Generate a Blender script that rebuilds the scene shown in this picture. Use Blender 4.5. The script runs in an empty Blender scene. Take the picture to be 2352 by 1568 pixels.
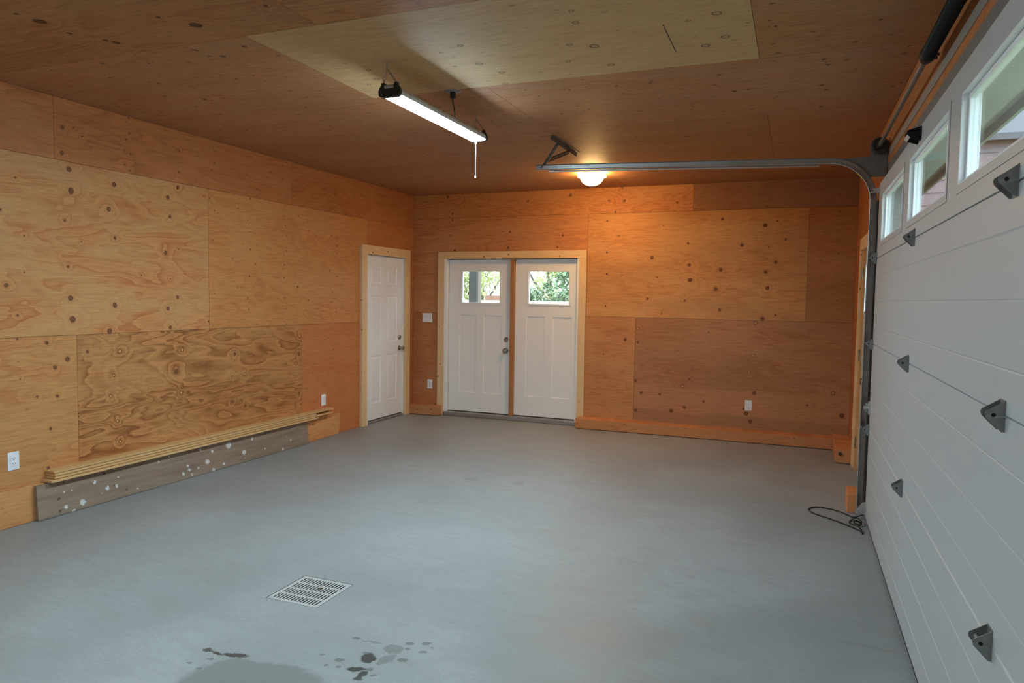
import bpy, bmesh, math, random
import numpy as np
from mathutils import Vector, Matrix
random.seed(7)
scene = bpy.context.scene
COL = scene.collection

# ------------------------------------------------------------------ camera
CX, CY, CZ = 4.6801, -8.2621, 1.5262
YAW, PITCH, ROLL, FPX = 0.3774, -0.0607, 0.0152, 1641.5
def cam_axes():
    cy, sy = math.cos(YAW), math.sin(YAW)
    f = Vector((-sy * math.cos(PITCH), cy * math.cos(PITCH), math.sin(PITCH)))
    r = Vector((cy, sy, 0)); u = r.cross(f)
    c, s = math.cos(ROLL), math.sin(ROLL)
    return c * r + s * u, -s * r + c * u, f
R_, U_, F_ = cam_axes()
C_ = Vector((CX, CY, CZ))
cd = bpy.data.cameras.new('camera'); cam = bpy.data.objects.new('camera', cd); COL.objects.link(cam)
m3 = Matrix((R_, U_, -F_)).transposed()
cam.matrix_world = Matrix.Translation(C_) @ m3.to_4x4()
cd.sensor_width = 36; cd.lens = FPX / 2352 * 36; cd.clip_start = 0.02; cd.clip_end = 300
scene.camera = cam
def unp(px, py, ax, val):
    """pixel of the photograph -> point on the plane axis = val, and metres per pixel there"""
    d = R_ * ((px - 1176) / FPX) + U_ * (-(py - 784) / FPX) + F_
    s = (val - C_[ax]) / d[ax]
    return C_ + s * d, s / FPX

# ------------------------------------------------------------------ world and exposure
world = bpy.data.worlds.new('overcast_sky'); scene.world = world; world.use_nodes = True
wn = world.node_tree; wn.nodes.clear()
wo = wn.nodes.new('ShaderNodeOutputWorld'); wb = wn.nodes.new('ShaderNodeBackground')
wt = wn.nodes.new('ShaderNodeTexCoord'); wz = wn.nodes.new('ShaderNodeTexNoise'); wr = wn.nodes.new('ShaderNodeValToRGB')
wz.inputs['Scale'].default_value = 2.2; wz.inputs['Detail'].default_value = 4
wr.color_ramp.elements[0].color = (.62, .82, 1, 1); wr.color_ramp.elements[1].color = (.86, .95, 1, 1)
wn.links.new(wt.outputs['Generated'], wz.inputs['Vector']); wn.links.new(wz.outputs['Fac'], wr.inputs['Fac'])
wn.links.new(wr.outputs['Color'], wb.inputs['Color']); wn.links.new(wb.outputs['Background'], wo.inputs['Surface'])
wb.inputs['Strength'].default_value = 8.0
vs = scene.view_settings
scene.display_settings.display_device = 'sRGB'
vs.view_transform = 'Standard'; vs.look = 'None'; vs.gamma = 1; vs.use_curve_mapping = False
vs.exposure = 0.0
scene.cycles.max_bounces = 8; scene.cycles.diffuse_bounces = 5; scene.cycles.glossy_bounces = 3; scene.cycles.transparent_max_bounces = 8
SHOP_L = 185.0      # radiance of the shop lights' diffusers
DOME_L = 105.0      # radiance of the glass dome

# ------------------------------------------------------------------ room numbers (metres)
H, W = 2.8335, 5.2405
DX = 5.184                       # inside face of the garage door
YF = -9.9                        # wall behind the camera

# ------------------------------------------------------------------ node helpers
class NT:
    def __init__(s, name):
        s.m = bpy.data.materials.new(name); s.m.use_nodes = True; s.t = s.m.node_tree; s.t.nodes.clear()
        s.out = s.n('ShaderNodeOutputMaterial')
    def n(s, k): return s.t.nodes.new(k)
    def put(s, sock, v):
        if isinstance(v, bpy.types.NodeSocket): s.t.links.new(v, sock)
        elif v is not None: sock.default_value = v
    def M(s, op, a, b=None, c=None, clamp=False):
        n = s.n('ShaderNodeMath'); n.operation = op; n.use_clamp = clamp
        for i, v in enumerate((a, b, c)): s.put(n.inputs[i], v)
        return n.outputs[0]
    def V(s, op, a, b=None):
        n = s.n('ShaderNodeVectorMath'); n.operation = op
        s.put(n.inputs[0], a); s.put(n.inputs[1], b)
        return n.outputs['Value'] if op in ('DISTANCE', 'LENGTH', 'DOT_PRODUCT') else n.outputs[0]
    def rng(s, v, a, b, c=0., d=1., smooth=True):
        n = s.n('ShaderNodeMapRange'); n.interpolation_type = 'SMOOTHSTEP' if smooth else 'LINEAR'
        s.put(n.inputs[0], v)
        for i, q in enumerate((a, b, c, d)): s.put(n.inputs[i + 1], q)
        return n.outputs[0]
    def mix(s, f, a, b, mode='MIX'):
        n = s.n('ShaderNodeMix'); n.data_type = 'RGBA'; n.blend_type = mode
        s.put(n.inputs[0], f)
        for k, v in ((6, a), (7, b)): s.put(n.inputs[k], (*v, 1) if isinstance(v, tuple) and len(v) == 3 else v)
        return n.outputs[2]
    def noise(s, vec, scale=1., detail=2., rough=.5, dist=0., color=False):
        n = s.n('ShaderNodeTexNoise'); s.put(n.inputs['Vector'], vec)
        n.inputs['Scale'].default_value = scale; n.inputs['Detail'].default_value = detail
        n.inputs['Roughness'].default_value = rough; n.inputs['Distortion'].default_value = dist
        return n.outputs['Color' if color else 'Fac']
    def voro(s, vec, scale=1., rand=1., dim='3D'):
        n = s.n('ShaderNodeTexVoronoi'); n.voronoi_dimensions = dim; s.put(n.inputs['Vector'], vec); n.inputs['Scale'].default_value = scale
        n.inputs['Randomness'].default_value = rand
        return n.outputs['Distance'], n.outputs['Color']
    def obj(s):
        return s.n('ShaderNodeTexCoord').outputs['Object']
    def sep(s, v):
        n = s.n('ShaderNodeSeparateXYZ'); s.put(n.inputs[0], v); return n.outputs
    def comb(s, x, y, z):
        n = s.n('ShaderNodeCombineXYZ')
        for i, v in enumerate((x, y, z)): s.put(n.inputs[i], v)
        return n.outputs[0]
    def bump(s, h, strength, dist=.01):
        n = s.n('ShaderNodeBump'); n.inputs['Strength'].default_value = strength; n.inputs['Distance'].default_value = dist
        s.put(n.inputs['Height'], h); return n.outputs[0]
    def bsdf(s, color, rough=.5, metal=0., spec=.5, normal=None, emit=None, estr=0.):
        b = s.n('ShaderNodeBsdfPrincipled')
        s.put(b.inputs['Base Color'], (*color, 1) if isinstance(color, tuple) and len(color) == 3 else color)
        s.put(b.inputs['Roughness'], rough); s.put(b.inputs['Metallic'], metal)
        b.inputs['Specular IOR Level'].default_value = spec
        if normal is not None: s.put(b.inputs['Normal'], normal)
        if emit is not None:
            b.inputs['Emission Color'].default_value = (*emit, 1); b.inputs['Emission Strength'].default_value = estr
        s.t.links.new(b.outputs[0], s.out.inputs[0]); return s.m
    def chain(s, P, items):
        """smallest distance from P to a list of (u, v, r), in units of r"""
        cur = None
        for u, v, r in items:
            d = s.M('MULTIPLY', s.V('DISTANCE', P, (u, v, 0)), 1 / r)
            cur = d if cur is None else s.M('MINIMUM', cur, d)
        return cur

def simple(name, color, rough=.5, metal=0., spec=.5, var=.06, scale=30, bump=0.):
    t = NT(name); o = t.obj(); n = t.noise(o, scale, 3)
    c = t.mix(n, tuple(x * (1 - var) for x in color), tuple(min(1, x * (1 + var)) for x in color))
    r = t.rng(n, .3, .7, max(0, rough - .06), min(1, rough + .06))
    return t.bsdf(c, r, metal, spec, t.bump(n, bump, .002) if bump else None)

AX = {'X': 0, 'Y': 1, 'Z': 2}
def plywood(name, axes, base, late, lines=5., contrast=.8, wu=.7, wv=3., knots=(), light=(), fleck=.5, seed=0., fibre=.30, tone=.25, plug=1.12, redp=.4, ring=1.3, stain=None, rough=.62, knot_col=(.125, .048, .019), jag=.9, sharp=2.3, streak=.3, pu=1.6, pv=4.5):
    """rotary-cut veneer: contour lines of a stretched noise field that swell round the knots"""
    base = tuple(min(.9, x * k) for x, k in zip(base, (1.16, 1.03, .95))); late = tuple(x * k for x, k in zip(late, (1.16, 1.03, .95)))
    t = NT(name); s = t.sep(t.obj()); u, v = s[AX[axes[0]]], s[AX[axes[1]]]
    P = t.comb(u, v, 0.)
    w1 = t.noise(t.comb(t.M('MULTIPLY', u, wu), t.M('MULTIPLY', v, wv), seed), 1., 3., .5, .4)
    w2 = t.noise(t.comb(t.M('MULTIPLY', u, 4.), t.M('MULTIPLY', v, 13.), seed + 3), 1., 3., .6)
    h = t.M('MULTIPLY_ADD', w1, lines * 2.2, t.M('MULTIPLY', w2, jag))
    h = t.M('MULTIPLY_ADD', v, lines * .35, h)
    Pw = t.V('ADD', P, t.V('MULTIPLY', t.V('SUBTRACT', t.noise(P, 26., 2., color=True), (.5, .5, .5)), (.012, .010, 0)))
    kd = t.chain(Pw, knots) if knots else None
    kl = t.chain(Pw, light) if light else None
    km = kd if kl is None else (kl if kd is None else t.M('MINIMUM', kd, kl))
    if km is not None:
        h = t.M('MULTIPLY_ADD', t.rng(t.M('MULTIPLY', km, t.M('MULTIPLY_ADD', w2, 1.6, .2)), .6, 6., 1., 0.), ring, h)
    fr = t.M('FRACT', h)
    line = t.M('MULTIPLY', t.M('POWER', fr, sharp), t.rng(fr, .93, 1., 1., 0.))
    fr2 = t.M('FRACT', t.M('MULTIPLY_ADD', h, 2.37, t.M('MULTIPLY', w2, .8)))
    line = t.M('MAXIMUM', line, t.M('MULTIPLY', t.M('MULTIPLY', t.M('POWER', fr2, 5.), t.rng(fr2, .9, 1., 1., 0.)), .7))
    big = t.noise(t.comb(t.M('MULTIPLY', u, .8), t.M('MULTIPLY', v, 2.5), seed + 9), 1., 2.)
    patch = t.rng(t.noise(t.comb(t.M('MULTIPLY', u, pu), t.M('MULTIPLY', v, pv), seed + 17), 1., 3., .6), .36, .64)
    c = t.mix(t.M('MULTIPLY', line, t.M('MULTIPLY_ADD', patch, contrast * .8, contrast * .35), clamp=True), base, late)
    c = t.mix(t.rng(big, .3, .7, 0, tone), c, tuple(x * .62 for x in base))
    if redp: c = t.mix(t.M('MULTIPLY', patch, redp), c, t.mix(1., c, (1.04, .80, .66), 'MULTIPLY'))
    if stain:                                        # (v0, colour): heartwood band with a wavy edge
        for v0, v1, col_, amt in stain:
            wav = t.M('MULTIPLY_ADD', t.noise(t.comb(t.M('MULTIPLY', u, 1.3), t.M('MULTIPLY', v, .6), seed + 5), 1., 2.), .22, v)
            f = t.M('MULTIPLY', t.rng(wav, v0 + .10, v0 + .13), t.rng(wav, v1 + .10, v1 + .14, 1., 0.))
            c = t.mix(t.M('MULTIPLY', f, amt), c, col_)
    fb = t.noise(t.comb(t.M('MULTIPLY', u, 6.), t.M('MULTIPLY', v, 190.), seed), 1., 3., .6)
    c = t.mix(t.rng(fb, .32, .72, 0, fibre), c, tuple(x * .45 for x in late))
    if streak:
        sk = t.noise(t.comb(t.M('MULTIPLY', u, 7.), t.M('MULTIPLY', v, 70.), seed + 31), 1., 2., .5)
        c = t.mix(t.rng(sk, .56, .72, 0, streak), c, tuple(x * .62 for x in late))
    if fleck:
        d, cc = t.voro(t.comb(t.M('MULTIPLY', u, 5.5), t.M('MULTIPLY', v, 10.), 0.), 1., dim='2D')
        rr = t.sep(cc)[0]
        f = t.M('MULTIPLY', t.rng(t.M('SUBTRACT', d, t.M('MULTIPLY_ADD', rr, .20, -.10)), -.025, .012, 1., 0.), fleck)
        c = t.mix(f, c, knot_col)
    if kd is not None:
        halo = t.rng(kd, 1., 2.2, .3, 0.); c = t.mix(halo, c, late)
        c = t.mix(t.rng(kd, .85, 1.12, 1., 0.), c, knot_col)
        c = t.mix(t.rng(kd, .5, .9, .8, 0.), c, tuple(x * 1.75 for x in knot_col))
    if kl is not None:
        halo = t.rng(kl, 1., 2.4, .35, 0.); c = t.mix(halo, c, late)
        c = t.mix(t.rng(kl, .98, 1.16, 1., 0.), c, tuple(x * .3 for x in late))
        c = t.mix(t.rng(kl, .66, .84, 1., 0.), c, tuple(min(1, x * plug) for x in base))
    return t.bsdf(c, rough, 0, .28)

def pine(name, axis, base=(.80, .56, .31), late=(.68, .42, .19), knots=True, seed=0., kcol=(.30, .14, .05)):
    t = NT(name); s = t.sep(t.obj()); i = AX[axis]
    others = [s[k] for k in range(3) if k != i]; u = s[i]
    a = t.M('ADD', others[0], t.M('MULTIPLY', others[1], .73))
    n = t.noise(t.comb(t.M('MULTIPLY', u, .9), t.M('MULTIPLY', a, 22.), seed), 1., 3., .5)
    fr = t.M('FRACT', t.M('MULTIPLY', n, 7.)); c = t.mix(t.M('MULTIPLY', t.M('POWER', fr, 2.), .6), base, late)
    fb = t.noise(t.comb(t.M('MULTIPLY', u, 6.), t.M('MULTIPLY', a, 260.), seed), 1., 2.)
    c = t.mix(t.rng(fb, .4, .8, 0, .2), c, tuple(x * .7 for x in late))
    if knots:
        d, cc = t.voro(t.comb(t.M('MULTIPLY', u, 6.), t.M('MULTIPLY', a, 12.), 0.), 1., dim='2D')
        f = t.rng(t.M('SUBTRACT', d, t.M('MULTIPLY_ADD', t.sep(cc)[0], .16, -.09)), -.01, .02, 1., 0.)
        c = t.mix(f, c, kcol)
    return t.bsdf(c, .55, 0, .3)

def emitter(name, color, strength):
    t = NT(name); e = t.n('ShaderNodeEmission'); e.inputs[0].default_value = (*color, 1); e.inputs[1].default_value = strength
    t.t.links.new(e.outputs[0], t.out.inputs[0]); return t.m

def glass(name, tint=(.93, .97, .97), film=.0):
    t = NT(name); tr = t.n('ShaderNodeBsdfTransparent'); tr.inputs[0].default_value = (*tint, 1)
    gl = t.n('ShaderNodeBsdfGlossy'); gl.inputs['Roughness'].default_value = .015; gl.inputs[0].default_value = (1, 1, 1, 1)
    fn = t.n('ShaderNodeFresnel'); gm_ = t.n('ShaderNodeNewGeometry'); t.put(fn.inputs[0], t.rng(gm_.outputs['Backfacing'], 0., 1., 1.5, 1 / 1.5, False))
    mx = t.n('ShaderNodeMixShader'); t.t.links.new(fn.outputs[0], mx.inputs[0])
    t.t.links.new(tr.outputs[0], mx.inputs[1]); t.t.links.new(gl.outputs[0], mx.inputs[2])
    t.t.links.new(mx.outputs[0], t.out.inputs[0]); return t.m

# ------------------------------------------------------------------ mesh builder
class MB:
    def __init__(s): s.v = []; s.f = []
    def poly(s, pts, faces):
        k = len(s.v); s.v += [tuple(p) for p in pts]; s.f += [tuple(i + k for i in f) for f in faces]; return s
    def box(s, x0, x1, y0, y1, z0, z1):
        p = [(x, y, z) for x in (x0, x1) for y in (y0, y1) for z in (z0, z1)]
        return s.poly(p, [(0, 1, 3, 2), (4, 6, 7, 5), (0, 4, 5, 1), (2, 3, 7, 6), (0, 2, 6, 4), (1, 5, 7, 3)])
    def prism(s, pts, axis, a, b):
        """extrude the 2D outline pts along axis (0,1,2) from a to b"""
        def mk(p, w):
            q = list(p); q.insert(axis, w); return tuple(q)
        n = len(pts); P = [mk(p, a) for p in pts] + [mk(p, b) for p in pts]
        F = [tuple(range(n - 1, -1, -1)), tuple(range(n, 2 * n))] + [(i, (i + 1) % n, (i + 1) % n + n, i + n) for i in range(n)]
        return s.poly(P, F)
    def lathe(s, prof, c, axis=2, seg=24):
        """prof: (radius, height) pairs along axis through c"""
        n = len(prof); P = []; F = []
        for j in range(seg):
            a = 2 * math.pi * j / seg
            for r, h in prof:
                q = [r * math.cos(a), r * math.sin(a)]; q.insert(axis, h)
                P.append((c[0] + q[0], c[1] + q[1], c[2] + q[2]))
        for j in range(seg):
            k = (j + 1) % seg
            for i in range(n - 1): F.append((j * n + i, k * n + i, k * n + i + 1, j * n + i + 1))
        return s.poly(P, F)
    def cyl(s, c, r, h0, h1, axis=2, seg=20):
        return s.lathe([(0.0001, h0), (r, h0), (r, h1), (0.0001, h1)], c, axis, seg)
    def tube(s, path, r, seg=8, closed=False):
        path = [Vector(p) for p in path]; n = len(path); P = []; F = []
        up = Vector((0, 0, 1)); prev = None
        for i, p in enumerate(path):
            a = path[(i - 1) % n] if (closed or i) else p; b = path[(i + 1) % n] if (closed or i < n - 1) else p
            t = (b - a).normalized()
            if prev is None:
                nrm = t.orthogonal().normalized()
            else:
                nrm = (prev - t * prev.dot(t))
                nrm = nrm.normalized() if nrm.length > 1e-6 else t.orthogonal().normalized()
            prev = nrm; bi = t.cross(nrm)
            for j in range(seg):
                an = 2 * math.pi * j / seg; P.append(p + nrm * (r * math.cos(an)) + bi * (r * math.sin(an)))
        for i in range(n if closed else n - 1):
            k = (i + 1) % n
            for j in range(seg):
                l = (j + 1) % seg; F.append((i * seg + j, i * seg + l, k * seg + l, k * seg + j))
        if not closed: F += [tuple(range(seg - 1, -1, -1)), tuple(range((n - 1) * seg, n * seg))]
        return s.poly(P, F)
    def ring(s, u0, u1, v0, v1, t, w0, w1, axis=1):
        """rectangular frame of width t round an opening, in the plane across axis"""
        def b(a0, a1, c0, c1):
            r = [(a0, a1), (c0, c1)]; r.insert(axis, (w0, w1)); s.box(*r[0], *r[1], *r[2])
        b(u0 - t, u0, v0 - t, v1 + t); b(u1, u1 + t, v0 - t, v1 + t); b(u0, u1, v0 - t, v0); b(u0, u1, v1, v1 + t); return s
    def mesh(s, name):
        me = bpy.data.meshes.new(name); me.from_pydata(s.v, [], s.f)
        bm = bmesh.new(); bm.from_mesh(me); bmesh.ops.recalc_face_normals(bm, faces=bm.faces); bm.to_mesh(me); bm.free()
        return me
    def build(s, name, mat, parent=None, smooth=False, bevel=0.):
        me = s.mesh(name)
        if bevel:
            bm = bmesh.new(); bm.from_mesh(me)
            ed = [e for e in bm.edges if len(e.link_faces) == 2 and e.calc_face_angle(0) > .6]
            bmesh.ops.bevel(bm, geom=ed, offset=bevel, segments=2, affect='EDGES', profile=.5, clamp_overlap=True)
            bm.to_mesh(me); bm.free()
        me.materials.append(mat)
        if smooth:
            for p in me.polygons: p.use_smooth = True
            try: me.set_sharp_from_angle(angle=math.radians(38))
            except Exception: pass
        o = bpy.data.objects.new(name, me); COL.objects.link(o)
        if parent is not None: o.parent = parent
        return o

def tag(o, label, cat, group=None, kind=None):
    o['label'] = label; o['category'] = cat
    if group: o['group'] = group
    if kind: o['kind'] = kind
    return o
def thing(name, label, cat, loc=(0, 0, 0), rz=0., group=None, kind=None):
    o = bpy.data.objects.new(name, None); COL.objects.link(o); o.empty_display_size = .1
    o.location = loc; o.rotation_euler = (0, 0, rz)
    return tag(o, label, cat, group, kind)
def dup(root, loc, rz, label, group=None):
    r = root.copy(); COL.objects.link(r); r.location = loc; r.rotation_euler = (0, 0, rz); r['label'] = label
    if group: r['group'] = group
    for ch in list(root.children):
        c = ch.copy(); COL.objects.link(c); c.parent = r
        for g in list(ch.children):
            d = g.copy(); COL.objects.link(d); d.parent = c
    return r
LEFT, BACK, RIGHT, FRONT = math.pi / 2, 0., -math.pi / 2, math.pi    # local -Y faces into the room

def minus(rect, hole):
    """rectangle (u0,u1,v0,v1) minus hole -> rectangles"""
    u0, u1, v0, v1 = rect; a0, a1, b0, b1 = hole
    if a0 >= u1 or a1 <= u0 or b0 >= v1 or b1 <= v0: return [rect]
    out = []
    if a0 > u0: out.append((u0, a0, v0, v1))
    if a1 < u1: out.append((a1, u1, v0, v1))
    m0, m1 = max(u0, a0), min(u1, a1)
    if b0 > v0: out.append((m0, m1, v0, b0))
    if b1 < v1: out.append((m0, m1, b1, v1))
    return out
def cut(rect, holes):
    rs = [rect]
    for h in holes: rs = [q for r in rs for q in minus(r, h)]
    return rs
def slab(mb, rects, axis, w0, w1):
    for u0, u1, v0, v1 in rects:
        r = [(u0, u1), (v0, v1)]; r.insert(axis, (w0, w1)); mb.box(*r[0], *r[1], *r[2])
    return mb

# ------------------------------------------------------------------ shared materials
white_paint = simple('white_door_paint', (.86, .865, .86), .34, 0, .5, .015, 8)
white_vinyl = simple('white_vinyl', (.80, .82, .83), .35, 0, .5, .01, 8)
white_plastic = simple('white_plastic', (.82, .83, .85), .3, 0, .5, .01, 20)
slot_dark = simple('outlet_slot', (.02, .02, .022), .6)
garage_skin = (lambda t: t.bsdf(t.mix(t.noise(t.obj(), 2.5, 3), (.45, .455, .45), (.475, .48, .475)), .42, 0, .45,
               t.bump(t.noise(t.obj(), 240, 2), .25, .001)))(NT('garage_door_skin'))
galv = (lambda t: t.bsdf(t.mix(t.noise(t.obj(), 60, 4, .65), (.42, .41, .395), (.60, .59, .575)), t.rng(t.noise(t.obj(), 40, 3), .3, .7, .34, .5), .6, .5))(NT('galvanised_steel'))
rail_steel = (lambda t: t.bsdf(t.mix(t.noise(t.obj(), 60, 4, .65), (.36, .36, .352), (.50, .50, .49)), t.rng(t.noise(t.obj(), 40, 3), .3, .7, .3, .46), .75, .5))(NT('rolled_rail_steel'))
hinge_steel = (lambda t: t.bsdf(t.mix(t.noise(t.obj(), 70, 4, .7), (.20, .21, .205), (.36, .37, .36)), t.rng(t.noise(t.obj(), 50, 3), .3, .7, .32, .5), .75, .5))(NT('stamped_hinge_steel'))
galv_dull = (lambda t: t.bsdf(t.mix(t.noise(t.obj(), 45, 4, .65), (.20, .205, .20), (.33, .335, .33)), .5, .8, .5))(NT('dull_galvanised_steel'))
black_steel = simple('black_oiled_steel', (.010, .009, .0085), .5, 0, .3, .3, 60)
drum_metal = simple('grey_cast_metal', (.085, .075, .065), .55, .5, .5, .2, 50)
nickel = simple('satin_nickel', (.46, .43, .38), .28, 1., .5, .05, 40)
bronze = simple('antique_brass', (.30, .24, .16), .3, 1., .5, .1, 40)
rubber = simple('black_rubber', (.022, .022, .022), .7)
seal_grey = simple('grey_weather_seal', (.15, .145, .135), .6)
alu = simple('aluminium_sill', (.36, .355, .34), .45, .6, .5, .08, 40)
pane_mat = glass('window_glass')
under = simple('dark_framing', (.05, .03, .018), .9)
pine_v = pine('pine_trim_vertical', 'Z')
pine_h = pine('pine_trim_horizontal', 'X')

# ------------------------------------------------------------------ knots read off the photograph
def kn(lst, ox, oy, sc, ax, val, iu, iv, horiz=False):
    out = []
    for a, b, d in lst:
        p, mpp = unp(ox + a / sc, oy + b / sc, ax, val)
        out.append((p[iu], p[iv], max(.004, d / sc / 2 * mpp)))
    return out
S = 2.94
def inside(ks, r, pad=.03):
    return [k for k in ks if r[0] - pad < k[0] < r[1] + pad and r[2] - pad < k[1] < r[3] + pad]
left_dark = kn([(438,17,20),(165,124,12),(777,135,24),(550,160,12),(1118,236,28),(1205,212,10),(460,330,20),(165,367,10),(955,388,12),(1150,412,10),(43,456,26),(478,542,36),(1200,536,22),(776,590,34),(490,686,42),(1136,612,26),(120,660,18),(740,764,36),(1150,741,26),(1408,700,14),
    (1672,15,9),(1927,50,9),(2086,87,9),(1685,94,8),(1937,121,9),(2243,122,9),(1690,215,10),(1936,224,11),(2275,190,11),(1572,275,8),(2018,293,9),(2273,241,9),(1723,312,10),(1920,320,10),(2226,357,11),(2275,395,11),(1685,395,13),(1920,404,9),(2010,466,13),(1604,471,9),(1449,510,9),(2244,501,9),(1672,542,9),(1926,543,9),(2083,555,11),(2239,569,10),(1681,621,9),(1935,611,9),(2269,635,10),(1935,717,9),
    (317,844,26),(455,954,34),(372,1010,28),(125,970,9),(136,1090,10),(250,1208,18),(388,1203,22),(115,820,14),(343,1425,22),(326,1690,24),
    (590,905,20),(1190,1038,34),(1585,918,24),(2018,920,20),(2020,1183,15),(1568,1242,15),(1655,1268,14),(1568,1070,10),(1222,1222,8),
    (2253,889,12),(2125,986,9),(2270,764,9),(2235,822,8),(2055,820,8),(2110,1050,8)], 0, 500, S, 0, 0, 1, 2)
left_dark += kn([(465,1142,36),(480,1290,44),(770,1245,34),(735,1412,34),(438,1487,20),(1200,1266,26),(1133,1331,26),(1147,1461,24),(102,1199,14),(2,1417,20),
    (1690,1342,12),(2014,1458,12),(1448,1421,9),(1607,1406,9),(1673,1485,9),(1927,1522,10),(1925,1384,8),(1413,1337,9),
    (420,860,28),(495,862,12),(418,1032,28),(555,920,14),(870,798,14),(855,822,10),(872,900,12),(852,941,14),(843,1013,12),(880,1042,13),(845,1113,13),(876,1150,13),(1210,1020,12),(1207,1160,14),(1443,1000,10),(1448,1100,10),(1430,1150,10),(1665,1180,10),(1910,1120,10),(1912,1210,12),(2215,1180,9)], 0, 0, S, 0, 0, 1, 2)
left_light = kn([(2086,310,12),(2010,357,11),(808,900,30),(1230,890,26),(768,1065,22),(748,1203,22),(1223,1180,22),(1650,1054,20),(2025,798,20),(2000,985,16),(1195,1310,14),(793,1374,20),(812,1510,22)], 0, 500, S, 0, 0, 1, 2)
back_dark = kn([(790,220,16),(1149,201,18),(1483,198,14),(1163,95,13),(1519,120,14),(760,118,10),
    (1818,20,12),(2197,52,9),(1898,121,10),(1817,234,12),(2122,271,24),(1817,379,14),(1918,386,8),(2157,402,12),(2090,547,16),(1808,596,12),(2185,648,9),
    (1940,822,22),(1793,921,10),(2010,1098,18),(2048,1182,18),(2174,1191,16),(2012,1298,24),(2250,1303,26),(2025,840,18)], 776, 500, S, 1, 0, 0, 2)
back_dark += kn([(315,8,16),(605,50,28),(690,22,12),(85,174,14),(447,184,22),(745,145,16),(630,197,10),(92,318,22),(304,350,28),(676,300,22),(609,366,22),(96,420,28),(270,480,26),(619,474,24),(62,560,14),(297,623,20),(673,656,14),(585,680,26),
    (531,1184,24),(57,1279,20),(187,1240,14),(475,1320,26),(503,1374,28),(1122,1336,32),(223,774,10),(91,1091,12),(888,1266,14),(458,1288,16)], 1552, 500, S, 1, 0, 0, 2)
back_dark += kn([(743,1330,16),(776,1443,12),(775,1483,12),(1572,1318,18),(1283,1357,14),(1935,1355,18),(1831,1356,12),(1922,1265,18),(2290,1367,14),(1875,1430,14)], 776, 0, S, 1, 0, 0, 2)
back_light = kn([(2026,748,20),(2330,828,16),(2328,1136,22)], 776, 500, S, 1, 0, 0, 2) + \
    kn([(538,711,22),(525,929,18),(493,1042,16),(1063,1184,24),(1168,788,16)], 1552, 500, S, 1, 0, 0, 2)
ceil_dark = kn([(270,145,86),(1322,170,86),(785,288,54),(712,272,38),(470,226,34),(1068,116,34),(1650,314,32),(1506,380,32),(1325,340,28),(690,427,36),(1003,425,24),(1066,561,22),(1380,671,30),(1956,610,20),(1793,40,36),(110,95,30)], 0, 0, S, 2, H, 0, 1)
ceil_dark += kn([(1564,604,20),(1356,650,16),(1880,580,22),(1515,771,18),(1700,735,18),(1270,606,14),(2120,548,22)], 776, 0, S, 2, H, 0, 1)
ceil_dark += kn([(675,177,24),(1387,133,28),(1000,400,34),(1030,437,30),(988,575,30),(295,504,28),(1578,310,24),(1520,558,24),(1467,580,24),(1542,360,30),(397,615,30),(1217,465,16),(983,720,30),(1015,605,26)], 1552, 0, S, 2, H, 0, 1)
ceil_light = kn([(565,6,44),(483,53,34),(1577,75,36),(1605,152,42),(828,309,40),(1565,302,42),(1730,312,62),(1556,414,36),(1845,438,46),(955,430,46),(1107,490,38),(1130,565,32),(264,536,38),(210,570,28),(204,472,34),(45,428,28),(693,356,20),(790,450,24),(1890,207,20)], 776, 0, S, 2, H, 0, 1) + \
    kn([(277,90,64),(335,248,58),(202,308,58),(84,140,36),(487,155,24)], 1552, 0, S, 2, H, 0, 1)

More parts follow.
